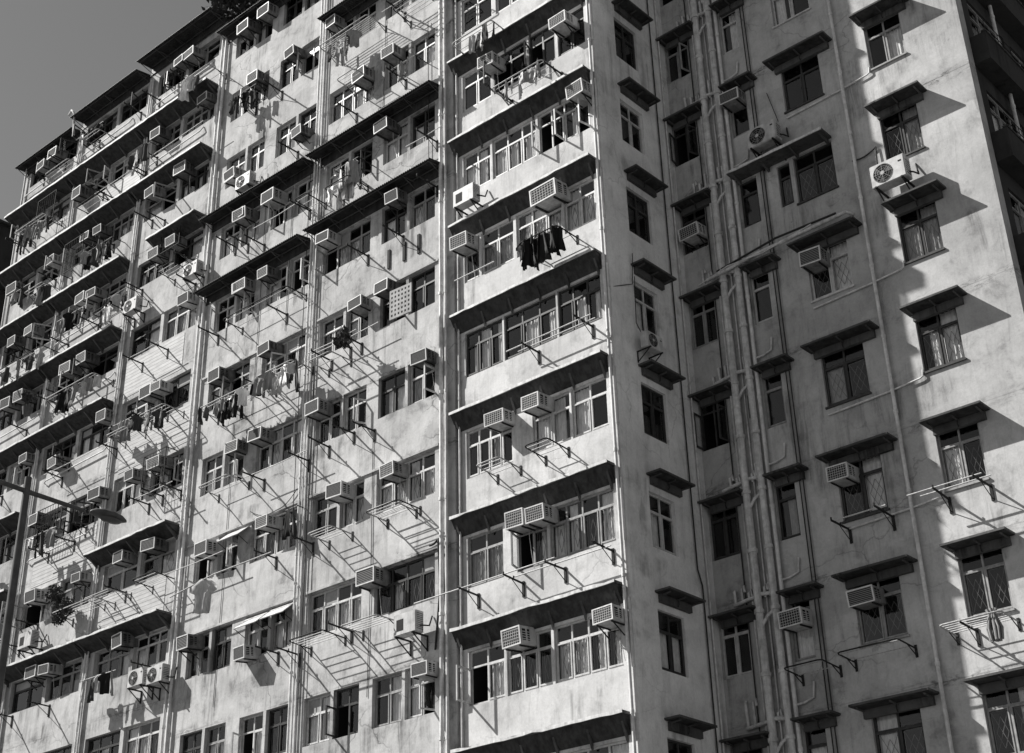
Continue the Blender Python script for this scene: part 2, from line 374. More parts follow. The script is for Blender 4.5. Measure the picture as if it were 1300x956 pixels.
AC_L= [(-48.44, 38.61), (-47.66, 38.84), (-39.03, 38.97), (-38.39, 38.99), (-37.23, 36.2), (-40.1, 36.03), (-45.22, 35.71), (-40.03, 33.32), (-38.28, 33.49), (-35.16, 31.73), (-43.34, 33.12), (-44.19, 33.18), (-34.5, 29.77), (-34.24, 26.84), (-46.52, 33.11), (-49.29, 32.94), (-43.94, 30.29), (-43.23, 30.25), (-39.38, 30.36), (-38.39, 30.43), (-37.26, 27.58), (-47.42, 30.26), (-48.58, 30.2), (-44.37, 27.45), (-43.3, 27.51), (-47.46, 27.42), (-48.38, 27.39), (-41.53, 24.54), (-46.39, 24.49), (-44.31, 23.69), (-41.39, 21.6), (-38.96, 24.57), (-38.4, 24.6), (-35.16, 23.86), (-38.08, 21.71), (-39.39, 21.65), (-45.08, 21.65), (-32.69, 23.93), (-30.27, 21.0), (-32.91, 20.99), (-34.01, 20.93), (-25.86, 21.08), (-27.01, 18.0), (-29.19, 18.03), (-41.86, 18.73), (-44.59, 18.73), (-39.53, 18.79), (-37.96, 18.82), (-35.63, 15.1), (-39.04, 15.91), (-43.93, 15.92), (-43.16, 15.89), (-35.11, 17.92), (-32.28, 17.99), (-27.82, 15.13), (-32.91, 14.2), (-25.75, 12.2), (-32.99, 29.78), (-34.53, 29.81), (-32.99, 26.84), (-34.21, 26.83), (-27.04, 26.98), (-30.15, 26.9), (-27.4, 23.97), (-28.52, 23.87), (-33.95, 38.4), (-35.09, 38.33), (-32.28, 35.54), (-34.32, 35.51), (-30.17, 35.64), (-27.34, 32.72), (-28.66, 32.52), (-31.66, 31.8), (-27.56, 29.93), (-35.18, 31.72)]
AC_T= [(-20.38, 30.0), (-23.21, 30.08), (-19.89, 27.22), (-21.16, 24.45), (-24.36, 24.25), (-23.15, 18.32), (-21.89, 18.33), (-22.55, 15.31), (-21.89, 15.28), (-22.71, 12.35), (-19.94, 12.26)]
AC_C= [(-17.21, 27.55), (-18.94, 23.82), (-15.41, 21.43), (-15.48, 15.5), (-15.34, 12.43), (-17.18, 12.34), (-17.21, 19.49)]
OUT_L= [(-36.96, 28.57), (-40.42, 28.53), (-34.36, 31.03), (-44.37, 17.08), (-36.86, 14.35), (-37.82, 14.45), (-26.17, 13.43), (-34.3, 30.84)]
OUT_T= [(-24.09, 25.63)]
OUT_C= [(-12.86, 22.76), (-16.25, 25.64)]
ARMS_L= [(-39.92, 26.14), (-38.48, 26.15), (-36.98, 20.44), (-38.69, 20.47), (-28.64, 22.64), (-29.95, 22.57), (-28.01, 19.61), (-29.91, 19.71), (-30.77, 19.54), (-32.81, 19.54), (-33.55, 28.26), (-25.51, 26.77), (-25.52, 28.43), (-29.18, 31.39), (-26.98, 34.34), (-43.18, 34.66), (-41.07, 34.85), (-35.11, 28.88), (-42.87, 20.3), (-44.45, 20.29), (-40.97, 23.2), (-44.22, 23.09), (-47.19, 25.96), (-43.11, 28.94), (-45.04, 28.83), (-30.8, 13.71), (-39.49, 31.94), (-37.22, 28.27), (-41.03, 34.63), (-31.28, 28.59), (-32.17, 25.05), (-32.85, 19.52), (-32.84, 19.53), (-32.07, 31.31), (-45.55, 17.2)]
ARMS_T= [(-24.21, 13.83), (-22.71, 13.77), (-21.37, 13.79), (-19.91, 13.87), (-21.94, 19.91), (-20.12, 19.98), (-22.59, 28.47), (-20.69, 28.43)]
ARMS_C= [(-13.03, 14.17), (-12.03, 14.19), (-15.58, 14.16), (-14.45, 14.16), (-12.94, 11.11)]
LOOPS=[
 (-29.76,-28.81,16.74,5),
 (-27.40,-26.31,16.70,5),
 (-30.35,-28.98,13.81,5),
 (-28.28,-26.92,13.79,5),
 (-30.27,-27.88,34.30,8),
 (-32.46,-30.79,22.64,4),
 (-34.40,-31.27,25.42,2),
 (-35.33,-32.48,22.48,3),
 (-21.83,-20.47,22.85,2),
 (-22.66,-20.72,28.48,3),
 (-23.48,-22.69,16.87,4),
 (-21.85,-21.10,16.88,4),
 (-47.22,-45.54,37.31,4),
 (-47.42,-46.12,31.73,4),
 (-38.58,-37.22,23.34,4),
 (-40.43,-39.29,23.27,4),
 (-44.72,-41.67,26.10,2),
 (-40.61,-39.19,17.54,4),
 (-38.03,-36.89,17.48,4),
 (-48.54,-45.48,28.66,3),
 (-44.60,-43.56,37.78,3),
 (-44.42,-43.07,34.42,3),
 (-42.27,-41.17,28.76,3),
 (-38.48,-37.55,28.97,4),
 (-34.99,-33.54,19.69,2),
 (-27.42,-26.16,16.73,4),
 (-29.66,-28.55,28.25,4),
 (-31.10,-30.52,28.53,3),
 (-26.71,-24.65,33.81,5),
 (-29.29,-28.43,32.41,4),
 (-42.41,-40.03,17.43,4),
 (-49.01,-46.80,35.22,4),
 (-24.24,-22.60,31.03,3),
 (-38.32,-36.49,37.08,2),
 (-30.05,-29.08,22.29,1),
]
# ------------------------------------------------------------------ the buildings
YL, YT, YC, XB, XD = .17, .3, 3.8, -19.48, -10.5     # wall planes: left fronts, tower front, rear wing front, tower side, wing side
XA, XM, XE = -50.37, -36.68, -24.87                   # left end, joint between the two left blocks, tower left edge
ZB = 0.0
def ledge(parent, x0, x1, yw, p, z, kind='slab', name='ledge', drop=0):
    m = MB()
    if kind == 'slab':
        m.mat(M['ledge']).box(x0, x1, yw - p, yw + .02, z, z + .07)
        if drop:    # soffit falling back to the wall, sloped and coloured dark to paint in shade
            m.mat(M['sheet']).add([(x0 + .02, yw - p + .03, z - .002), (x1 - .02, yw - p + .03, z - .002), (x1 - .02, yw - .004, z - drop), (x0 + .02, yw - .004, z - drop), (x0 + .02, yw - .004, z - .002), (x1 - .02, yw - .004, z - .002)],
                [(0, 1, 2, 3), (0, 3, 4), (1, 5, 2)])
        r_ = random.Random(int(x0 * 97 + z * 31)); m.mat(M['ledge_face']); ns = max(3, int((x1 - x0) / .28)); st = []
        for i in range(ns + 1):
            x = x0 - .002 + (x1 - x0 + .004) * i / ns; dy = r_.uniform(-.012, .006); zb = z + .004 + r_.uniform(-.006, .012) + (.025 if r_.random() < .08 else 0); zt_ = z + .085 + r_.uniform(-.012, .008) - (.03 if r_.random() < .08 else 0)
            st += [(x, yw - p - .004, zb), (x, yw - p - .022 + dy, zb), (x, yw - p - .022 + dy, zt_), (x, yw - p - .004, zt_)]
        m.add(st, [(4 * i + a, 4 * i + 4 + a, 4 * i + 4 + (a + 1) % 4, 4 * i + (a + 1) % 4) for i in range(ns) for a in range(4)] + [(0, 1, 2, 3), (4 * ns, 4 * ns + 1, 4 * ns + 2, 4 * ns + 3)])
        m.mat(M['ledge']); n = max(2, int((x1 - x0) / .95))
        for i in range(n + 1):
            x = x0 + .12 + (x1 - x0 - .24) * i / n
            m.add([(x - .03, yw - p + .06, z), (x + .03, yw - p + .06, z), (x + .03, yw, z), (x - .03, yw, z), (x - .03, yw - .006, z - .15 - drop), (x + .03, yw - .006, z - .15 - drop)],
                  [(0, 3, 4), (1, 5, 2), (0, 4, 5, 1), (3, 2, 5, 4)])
    else:   # corrugated sheet on small purlins
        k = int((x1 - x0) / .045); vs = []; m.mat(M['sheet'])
        for i in range(k + 1):
            x = x0 + (x1 - x0) * i / k; dz = .018 * math.cos(i * math.pi)
            vs += [(x, yw - p, z + dz), (x, yw + .01, z + .10 + dz), (x, yw - p, z + dz + .012), (x, yw + .01, z + .112 + dz)]
        m.add(vs, [f for i in range(k) for f in ((4 * i, 4 * i + 4, 4 * i + 5, 4 * i + 1), (4 * i + 2, 4 * i + 3, 4 * i + 7, 4 * i + 6), (4 * i, 4 * i + 2, 4 * i + 6, 4 * i + 4))])
        m.mat(M['sheet']).box(x0 + .03, x1 - .03, yw - .03, yw - .003, z - .26, z + .08)  # dark back board added to paint shade between canopy and window heads
        m.mat(M['ledge'])
        for fy, w in ((.12, .03), (.8, .03)): m.box(x0 + .02, x1 - .02, yw - p * fy - w, yw - p * fy, z + .03 + .06 * (1 - fy) - .05, z + .03 + .06 * (1 - fy) - .012)
        n = max(2, int((x1 - x0) / 1.1))
        for i in range(n + 1):
            x = x0 + .1 + (x1 - x0 - .2) * i / n
            m.bar((x, yw - p + .05, z - .02), (x, yw + .01, z + .02), .03, .03); m.bar((x, yw - p + .12, z - .02), (x, yw, z - .22), .02, .02)
    return m.build(name, parent)
def coupled_pipe(parent, pts, r, m='pipe', name='downpipe', every=1.5, clamps=True):
    b = MB().mat(M[m]); b.tube(pts, r, 10)
    if clamps:
        p0, p1 = Vector(pts[0]), Vector(pts[-1]); L = (p1 - p0).length; n = int(L / every)
        for i in range(1, n):
            c = p0.lerp(p1, i / n); d = (p1 - p0).normalized() * .045
            b.tube([c - d, c + d], r * 1.28, 10)
    return b.build(name, parent)

# ---- left block
LB = empty('apartment_block', (-43.55, 5, 0), 'far left sunlit tenement block with deep dark floor ledges and roof awnings', 'building')
FL = front(YL)  # left and middle block coordinates scaled about the camera onto this plane
bays_L = [(-49.9, -46.45), (-45.75, -41.62), (-40.9, -37.05)]
ledged = {(0, k) for k in range(10)} | {(1, k) for k in (0, 1, 2, 3, 4, 5, 8)} | {(2, k) for k in (0, 1, 2, 3, 7, 8)}
sillL = lambda k: 38.33 - 2.93 * k
ledgeL = lambda k: 39.67 - 2.922 * k
wins = []; holes = []
for k in range(0, 13):
    for b, (a, c) in enumerate(bays_L):
        z0 = sillL(k); z1 = (ledgeL(k) - .3) if (b, k) in ledged else z0 + 1.25
        if k > 9: z1 = z0 + 1.25
        holes.append((a, c, z0, z1)); wins.append((b, k, a, c, z0, z1))
mb = MB(); wall_holes(mb, FL, XA, XM, ZB, 39.67, holes, M['wall_left'], .2)
mb.build('wall', LB)
mb = MB().mat(M['wall_dark'])
mb.box(XA, XM - .01, YL + 1.5, 12, ZB, 39.59); mb.mat(M['wall_left'])
mb.quad((XA, YL, ZB), (XA, 1.5, ZB), (XA, 1.5, 39.67), (XA, YL, 39.67)); mb.build('rear_mass', LB)
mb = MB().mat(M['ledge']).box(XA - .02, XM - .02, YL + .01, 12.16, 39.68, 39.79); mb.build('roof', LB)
for (b, k, a, c, z0, z1) in wins:
    if k > 9: continue
    w = c - a; split = a + w * rng.choice((.5, .48, .52))
    pil = MB().mat(M['wall_left']); fbox(pil, FL, split - .09, split + .09, .02, .2, z0 - .01, z1 + .01); pil.build('pier', LB)
    for (u0, u1) in ((a, split - .09), (split + .09, c)):
        nn = rng.choice((2, 3, 3, 4)); fmn = rng.choice(('white_frame', 'grey_frame', 'grey_frame', 'dark_frame', 'dark_frame'))
        op = tuple(i for i in range(nn) if rng.random() < .16)
        window(LB, FL, u0 + .005, u1 - .005, z0 + .005, z1 - .005, nn, .7, fmn, .13, .45, rng.choice((0, 0, 1)), op, .12)
lx = {0: (-50.50, -46.09), 1: (-46.07, -41.33), 2: (-41.30, -36.88)}
for (b, k) in sorted(ledged):
    if k == 0: continue
    x0, x1 = lx[b]
    if b == 2 and k == 3: x0 = -39.71
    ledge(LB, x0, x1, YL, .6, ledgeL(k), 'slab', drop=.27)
# roof awnings of rusty sheet, each at its own height
for x0, x1, z, p in ((-50.47, -46.23, 39.37, .55), (-46.17, -41.53, 39.75, .7), (-41.48, -36.80, 40.02, .8)):
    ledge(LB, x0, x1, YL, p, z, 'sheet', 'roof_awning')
# pipes down the pilasters
for x, dx in ((-46.09, 0), (-45.97, .05), (-41.28, 0), (-41.16, .06), (-36.72, 0), (-50.22, 0)):
    coupled_pipe(LB, [(x, YL - .09, 39.39), (x, YL - .09, 1)], .045 if dx == 0 else .03, 'pipe_pale', every=2.9)
# bent waste pipes running along the parapet walls
for (x0, x1, k) in ((-50.01, -47.08, 0), (-45.77, -42.44, 0), (-40.82, -37.59, 1), (-40.92, -37.38, 0), (-45.37, -41.63, 4), (-45.87, -41.83, 3), (-45.27, -41.53, 5), (-49.71, -46.48, 4), (-45.67, -41.93, 6)):
    z = sillL(k) - .42
    coupled_pipe(LB, [(x0, YL - .02, z - .1), (x0, YL - .1, z - .05), (x0 + .1, YL - .1, z), (x1 - .1, YL - .1, z + .06), (x1, YL - .1, z + .1), (x1, YL - .02, z + .25)], .025, 'pipe_pale', 'waste_pipe', clamps=False)
for (x0, x1, k) in ((-43.65, -41.33, 1), (-40.72, -36.88, 5), (-40.72, -37.38, 7), (-45.37, -41.63, 6), (-40.92, -37.59, 4)):
    z = sillL(k); m = MB().mat(M['tile']); m.box(x0, x1, YL - .012, YL + .01, z - 1.35 if (2 if x0 > -41 else 1, k + 1) in ledged else z - 1.5, z - .1); m.build('tiled_panel', LB)

# ---- middle block
MBK = empty('apartment_block', (-30.82, 5, 0), 'middle tenement block with flat stained wall, small paired windows and corrugated canopies', 'building')
pairsM = [(-35.99, -34.96), (-34.84, -33.90), (-33.29, -32.26), (-32.14, -31.18), (-30.56, -29.50), (-29.38, -28.39), (-27.89, -26.80), (-26.69, -25.62)]
sillM = lambda k: 37.52 - 2.93 * k
holes = []; wins = []
merged = {(4, 8), (6, 8), (6, 7), (2, 6), (4, 4), (0, 5), (2, 7), (4, 2), (2, 5)}        # pairs opened up into one wider window
for k in range(0, 13):
    for i in range(0, 8, 2):
        z0 = sillM(k); z1 = z0 + 1.3
        if (i, k) in merged: cells = [(pairsM[i][0], pairsM[i + 1][1])]
        else: cells = [pairsM[i], pairsM[i + 1]]
        for c in cells: holes.append((c[0], c[1], z0, z1)); wins.append((i, k, c[0], c[1], z0, z1))
mb = MB(); wall_holes(mb, FL, XM, XE, ZB, 39.09, holes, M['wall_mid'], .2); mb.build('wall', MBK)
mb = MB().mat(M['wall_dark']).box(XM, XE - .02, YL + 1.5, 12, ZB, 39.04)
mb.mat(M['wall_mid']).quad((XE, YL, ZB), (XE, YT + .3, ZB), (XE, YT + .3, 39.09), (XE, YL, 39.09)); mb.build('rear_mass', MBK)
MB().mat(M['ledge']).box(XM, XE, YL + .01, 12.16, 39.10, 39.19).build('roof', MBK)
for (i, k, a, c, z0, z1) in wins:
    if k > 9: continue
    wide = c - a > 1.5; nn = 4 if wide else 2
    dark = rng.random() < .22
    op = tuple(j for j in range(nn) if rng.random() < .10)
    window(MBK, FL, a + .005, c - .005, z0 + .005, z1 - .005, nn, .66, 'dark_frame' if dark else rng.choice(('white_frame', 'white_frame', 'grey_frame')), .12, .35 if dark else .7,
           1 if (wide or rng.random() < .15) else 0, op, .12)
for x0, x1, z, p, kd in ((-36.60, -31.07, 38.80, .45, 'sheet'), (-30.72, -27.18, 35.95, .5, 'sheet'), (-36.53, -31.07, 30.32, .5, 'sheet'), (-31.00, -25.26, 30.32, .5, 'sheet'),
                         (-36.53, -31.14, 27.37, .5, 'sheet'), (-30.94, -25.26, 27.39, .5, 'sheet')):
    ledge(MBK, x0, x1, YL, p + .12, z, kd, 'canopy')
for x, r in ((-36.50, .05), (-31.04, .035), (-30.90, .025), (-30.78, .02), (-25.28, .06), (-25.10, .035)):
    coupled_pipe(MBK, [(x, YL - .1, 38.68), (x, YL - .1, 1)], r, 'pipe_pale', every=2.9)
# lintel bands
for k in (5, 6, 7, 8, 9):
    for x0, x1 in ((-36.37, -31.12), (-30.72, -25.46)):
        if (k * 7 + int(x0)) % 3: MB().mat(M['wall_mid']).box(x0, x1, YL - .05, YL + .01, sillM(k) + 1.32, sillM(k) + 1.39).build('lintel', MBK)
# small vertical drain slots hung on the wall under the third right hand pair
for x in (-27.53, -26.88, -26.27):
    MB().mat(M['iron']).box(x - .05, x + .05, YL - .04, YL - .002, 24.69 + .1, 25.45).build('slot_vent', MBK)

# ---- corner tower with rear wing
TW = empty('apartment_tower', (-15.0, 8, 0), 'tall corner tower with sunlit ribbon windows and shaded rear wing on the right', 'building')
FT = front(YT); FB = side(XB); FC = front(YC); FD = side(XD)
ledT = lambda k: 30.98 - 3 * k
ZTOP = 45.0
rowsT = {
 -2: [(-24.58, -22.3, 4), (-22.2, -19.8, 4)],
 -1: [(-24.58, -23.3, 2), (-23.15, -21.4, 3), (-21.3, -19.8, 3)],
 0: [(-24.58, -23.4, 2), (-23.3, -22.0, 2), (-21.9, -20.9, 2), (-20.8, -19.8, 2)],
 1: [(-24.58, -23.5, 2), (-23.42, -21.75, 3), (-21.67, -19.8, 4)],
 2: [(-24.58, -24.0, 1), (-23.92, -22.7, 2), (-22.6, -20.95, 3), (-20.88, -19.8, 2)],
 3: [(-24.58, -23.2, 3), (-23.14, -21.3, 3), (-21.24, -19.8, 3)],
 4: [(-24.58, -22.95, 4), (-22.25, -21.0, 2), (-20.95, -19.8, 2)],
 5: [(-24.58, -23.35, 2), (-22.9, -21.9, 2), (-21.82, -19.8, 4)],
 6: [(-24.58, -23.4, 2), (-23.32, -21.9, 3), (-21.82, -19.8, 4)],
 7: [(-24.58, -22.3, 4), (-22.2, -19.8, 4)], 8: [(-24.58, -22.3, 4), (-22.2, -19.8, 4)]}
styleT = {-2: ('white_frame', .6, 0), -1: ('white_frame', .4, 0), 0: ('dark_frame', .15, 0), 1: ('white_frame', 1.0, 0), 2: ('white_frame', .75, 1), 3: ('dark_frame', .9, 0), 4: ('white_frame', .85, 0),
          5: ('grey_frame', .8, 1), 6: ('white_frame', .5, 1), 7: ('white_frame', .8, 0), 8: ('white_frame', .8, 0)}
holes = []
for k, L in rowsT.items():
    for a, b, n in L: holes.append((a, b, ledT(k) - 1.87, ledT(k) - .5))
mb = MB(); wall_holes(mb, FT, XE, XB, ZB, ZTOP, holes, M['wall_tower'], .14); mb.build('front_wall', TW)
for k, L in rowsT.items():
    if k in (-2, 8): continue
    for j, (a, b, n) in enumerate(L):
        fmn, cu, gr = styleT[k]
        op = ()
        if k == 1 and j == 2: op = (0, 1, 3)
        if k == 0 and j in (1, 2): op = (0,)
        if k == 5 and j == 1: op = (0,)
        if k == 6 and j == 0: op = (0,)
        window(TW, FT, a + .005, b - .005, ledT(k) - 1.865, ledT(k) - .505, n, .7, 'white_frame' if (k == 0 and j == 0) else fmn, .06, cu, gr, op, .0)
for k in range(-3, 9):
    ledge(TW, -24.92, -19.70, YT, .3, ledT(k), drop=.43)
# side wall of the tower
headB = lambda k: 27.5 - 2.98 * k
holesB = [(1.31, 2.36, headB(k) - 1.44, headB(k)) for k in range(-4, 9)]
mb = MB(); wall_holes(mb, FB, YT, YC, ZB, ZTOP, holesB, M['wall_side'], .16); mb.build('side_wall', TW)
for k in range(-2, 7):
    fmn, cu = (('white_frame', .5), ('dark_frame', .4), ('white_frame', .6), ('dark_frame', .3), ('white_frame', .5), ('dark_frame', .7), ('dark_frame', .2))[k % 7]
    z = headB(k); window(TW, FB, 1.315, 2.355, z - 1.435, z - .005, 2, .68, fmn, .08, cu, 0, (), .0)
def hood(parent, fr, u0, u1, z, p=.52, name='canopy'):
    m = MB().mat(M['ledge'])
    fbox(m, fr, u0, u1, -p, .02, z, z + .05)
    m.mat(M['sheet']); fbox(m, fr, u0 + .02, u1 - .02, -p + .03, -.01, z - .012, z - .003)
    m.mat(M['ledge']); n = 2
    for i in range(n + 1):
        u = u0 + .15 + (u1 - u0 - .3) * i / n; m.bar(fr(u, -p + .08, z - .03), fr(u, .01, z - .06), .035, .035)
    fbox(m, fr, u0 + .12, u1 - .12, -.1, .01, z - .22, z - .02)
    # rusty hook under the slab
    m.mat(M['iron']); uu = (u0 + u1) / 2; m.tube([fr(uu, -.14, z - .015), fr(uu, -.15, z - .16), fr(uu, -.11, z - .22)], .014, 6)
    return m.build(name, parent)
for k in range(-3, 7): hood(TW, FB, 1.25, 2.72, 27.96 - 2.995 * k, .43)
# rear wing
headC = lambda k: 27.92 - 3.0 * k
colsC = {'z': (-19.46, -18.63), 'a': (-17.47, -16.89), 'b': (-15.72, -14.53), 'c': (-13.1, -12.05)}
holesC = []
for k in range(-5, 9):
    for nme, (a, b) in colsC.items():
        zt = headC(k) - (.04 if nme == 'c' else .05); holesC.append((a if nme != 'z' else a + .0, b, zt - 1.48, zt))
holesC.append((-16.23, -15.84, 23.5, 24.82)); holesC.append((-18.45 + .5, -17.72, 17.85, 18.5))
mb = MB(); wall_holes(mb, FC, XB, XD, ZB, ZTOP, holesC, M['wall_rear'], .16); mb.build('rear_wall', TW)
for k in range(-1, 7):
    for nme, (a, b) in colsC.items():
        zt = headC(k) - (.04 if nme == 'c' else .05); z0 = zt - 1.48
        if nme == 'z' and k in (0, 3): op = (0, 1)
        else: op = ()
        fmn = 'dark_frame' if (nme in 'zb' and k % 3 != 2) else rng.choice(('white_frame', 'grey_frame', 'dark_frame'))
        if nme == 'c': fmn = 'dark_frame' if k in (-1, 1, 2, 3) else 'grey_frame'
        if nme == 'z' and k == -1: op = (1,)
        window(TW, FC, a + .005, b - .005, z0 + .005, zt - .005, 1 if nme == 'a' else 2, .72, fmn, .08, {'z': .15, 'a': .3, 'b': .45, 'c': .6}[nme], 2 if (nme in 'bc' and k > 0) else 0, op, .0, sill=(nme in 'bc'))
window(TW, FC, -16.225, -15.845, 23.505, 24.815, 1, .7, 'dark_frame', .06, 0, 1)
for k in range(-2, 7):
    z = 27.97 - 3 * k
    hood(TW, FC, -13.22, -11.70, z, .52)
    if k != 1: hood(TW, FC, -15.97, -14.03, z, .5)
    hood(TW, FC, -19.46, -18.2, z - .14, .45)
    if k != 1: hood(TW, FC, -17.50, -16.45, z, .45)
ledge(TW, -17.5, -14.5, YC, .52, 24.92, 'slab', 'long_canopy')
# drain stacks
coupled_pipe(TW, [(-18.17, YC - .17, ZTOP - .1), (-18.17, YC - .17, .5)], .1, 'pipe', every=1.5)
coupled_pipe(TW, [(-17.72, YC - .15, ZTOP - .1), (-17.72, YC - .15, .5)], .09, 'pipe', every=1.5)
coupled_pipe(TW, [(-17.52, YC - .11, ZTOP - .1), (-17.52, YC - .11, .5)], .05, 'pipe_pale', every=2.9)
coupled_pipe(TW, [(-18.38, YC - .06, ZTOP - .1), (-18.38, YC - .06, .5)], .035, 'pipe', every=2.9)
coupled_pipe(TW, [(-13.92, YC - .09, ZTOP - .1), (-13.92, YC - .09, .5)], .045, 'pipe_pale', every=2.0)
coupled_pipe(TW, [(XB + .06, YC - .35, ZTOP - .1), (XB + .06, YC - .35, .5)], .025, 'pipe', every=3)
coupled_pipe(TW, [(XB + .05, YC - .75, ZTOP - .1), (XB + .05, YC - .75, 14), (XB + .05, YC - .6, 13.6), (XB + .05, YC - .6, .5)], .02, 'cable', clamps=False)
coupled_pipe(TW, [(XB - .12, YT - .07, ZTOP - .1), (XB - .12, YT - .07, .5)], .04, 'pipe_pale', every=3.0)
coupled_pipe(TW, [(XE - .02 + .12, YT - .06, ZTOP - .1), (XE + .1, YT - .06, .5)], .03, 'pipe_pale', every=3.0)
for k in range(-1, 7):     # pale boxed conduits on the corner pilaster, one length per storey
    z = ledT(k); MB().mat(M['pipe_pale']).box(XB - .055, XB - .02, YT - .05, YT - .002, z - 1.95, z - .35).build('corner_conduit', TW)
for x, r in ((-18.0, .02), (-16.62, .018), (-16.72, .016), (-19.2 + .62, .018)):
    coupled_pipe(TW, [(x, YC - .05, ZTOP - .1), (x + .02, YC - .06, 26), (x - .01, YC - .05, .5)], r, 'pipe' if r > .019 else 'cable', clamps=False)
def branch(k, seed):       # waste pipes with traps over the canopies beside the stacks
    r_ = random.Random(seed); z = 27.97 - 3 * k + .12; b = MB().mat(M['pipe']); y = YC - .08
    b.tube([(-18.9, y, z), (-18.5, y - .05, z + .03), (-18.17, YC - .14, z + .06)], .05, 8)
    b.tube([(-18.17, YC - .14, z + .1), (-17.72, YC - .12, z + .04)], .05, 8)
    b.tube([(-18.17, YC - .16, z - .75), (-17.95, YC - .18, z - .5), (-17.72, YC - .15, z - .35)], .04, 8); b.tube([(-17.5, YC - .1, z + .3), (-17.3, YC - .06, z + .32), (-17.05, YC - .05, z + .4), (-17.0, YC - .05, z + .75)], .028, 8)
    for x in (-18.85, -18.65, -18.45, -18.0, -17.86):
        h = .2 + r_.random() * .45
        if r_.random() < .35: b.tube([(x, y, z), (x, y - .03, z + h), (x + .08, y - .03, z + h + .06), (x + .1, y - .03, z + h - .1)], .034, 8)
        elif r_.random() < .8: b.tube([(x, y, z), (x, y - .03, z + h), (x - .03, y + .06, z + h + .05)], .038, 8)
    b.build('waste_branch', TW)
for k in range(-2, 7): branch(k, 40 + k)
bun = MB().mat(M['pipe'])
bun.tube([(-18.6, YC - .3, 22.1), (-16.9, YC - .28, 22.27), (-14.3, YC - .26, 22.36), (-14.25, YC - .02, 22.38)], .05, 8)
bun.mat(M['cable']).tube([(-18.3, YC - .24, 22.28), (-16.4, YC - .26, 22.5), (-14.6, YC - .22, 22.48)], .03, 6)
bun.mat(M['pipe_pale']).tube([(-18.9, YC - .3, 22.05), (-17.9, YC - .33, 22.25), (-16.8, YC - .33, 22.18), (-15.3, YC - .3, 22.42)], .018, 6)
bun.build('pipe_bundle', TW)
for k in range(-1, 6):     # thin overflow pipes from the b windows into the stack, then out to the sunny strip
    z = headC(k) - 1.7
    b = MB().mat(M['pipe_pale']); b.tube([(-15.7, YC - .04, z - .05), (-13.92, YC - .05, z)], .025, 8)
    b.tube([(-13.92, YC - .06, z), (-13.2, YC - .06, z + .05), (-13.12, YC - .06, z + .08), (-13.1, YC - .05, z + .25)], .022, 8)
    if k in (0, 2, 3, 4): b.build('overflow_pipe', TW)
# wing side facing right: recessed balconies in shade
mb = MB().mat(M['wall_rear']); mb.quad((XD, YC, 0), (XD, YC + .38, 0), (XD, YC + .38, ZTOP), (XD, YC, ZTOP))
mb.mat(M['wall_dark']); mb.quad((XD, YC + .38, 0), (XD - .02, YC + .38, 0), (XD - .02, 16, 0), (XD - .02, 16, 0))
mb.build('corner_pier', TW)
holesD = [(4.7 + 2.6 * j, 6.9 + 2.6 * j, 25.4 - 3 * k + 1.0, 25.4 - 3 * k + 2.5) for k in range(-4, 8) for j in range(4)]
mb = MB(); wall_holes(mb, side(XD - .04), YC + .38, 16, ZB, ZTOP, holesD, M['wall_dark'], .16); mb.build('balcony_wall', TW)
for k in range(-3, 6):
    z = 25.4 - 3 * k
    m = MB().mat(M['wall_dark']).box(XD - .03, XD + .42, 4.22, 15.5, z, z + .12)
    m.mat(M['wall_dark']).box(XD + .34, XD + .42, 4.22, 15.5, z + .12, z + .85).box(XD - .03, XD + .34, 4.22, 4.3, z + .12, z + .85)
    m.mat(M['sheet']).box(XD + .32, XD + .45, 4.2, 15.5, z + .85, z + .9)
    m.build('balcony', TW)
    r = MB().mat(M['iron'])
    for h in (1.1, 1.3): r.tube([(XD + .4, 4.25, z + h), (XD + .4, 15, z + h)], .012, 6)
    for j in range(14): r.tube([(XD + .4, 4.3 + .8 * j, z + .9), (XD + .4, 4.3 + .8 * j, z + 1.32)], .01, 5)
    r.build('railing', TW)
    for j in range(2): window(TW, side(XD - .04), 4.705 + 2.6 * j, 6.895 + 2.6 * j, z + 1.005, z + 2.495, 3, .7, 'grey_frame', .06, .3, 0)
coupled_pipe(TW, [(XD + .1, 6.0, ZTOP), (XD + .1, 6.0, 1)], .05, 'pipe_pale', every=1.0)
mb = MB().mat(M['wall_dark']).box(XE + .02, XB - 1.5, YT + 1.5, 16, ZB, ZTOP - .02).box(XB - 1.5, XD - 1.45, YC + 1.4, 16, ZB, ZTOP - .02); mb.build('rear_mass', TW)
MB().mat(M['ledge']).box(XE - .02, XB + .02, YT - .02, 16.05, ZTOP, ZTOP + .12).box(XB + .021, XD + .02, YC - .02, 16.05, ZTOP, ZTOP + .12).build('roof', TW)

# ---- dark building behind, far left
FBD = empty('apartment_block', (-62, 8, 0), 'dark shaded building edge beyond the far left corner of the block', 'building')
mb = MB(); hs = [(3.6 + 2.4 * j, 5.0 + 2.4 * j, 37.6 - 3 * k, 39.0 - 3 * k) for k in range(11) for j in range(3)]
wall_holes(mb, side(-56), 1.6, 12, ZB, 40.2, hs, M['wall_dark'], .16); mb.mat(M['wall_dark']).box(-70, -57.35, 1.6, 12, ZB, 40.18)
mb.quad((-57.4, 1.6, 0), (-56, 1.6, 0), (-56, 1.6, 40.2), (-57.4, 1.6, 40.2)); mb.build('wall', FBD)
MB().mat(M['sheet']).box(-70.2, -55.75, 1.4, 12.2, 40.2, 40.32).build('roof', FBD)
for k in range(6): MB().mat(M['sheet']).box(-56, -55.6, 1.8, 12, 36.9 - 3 * k, 37.0 - 3 * k).build('ledge', FBD)
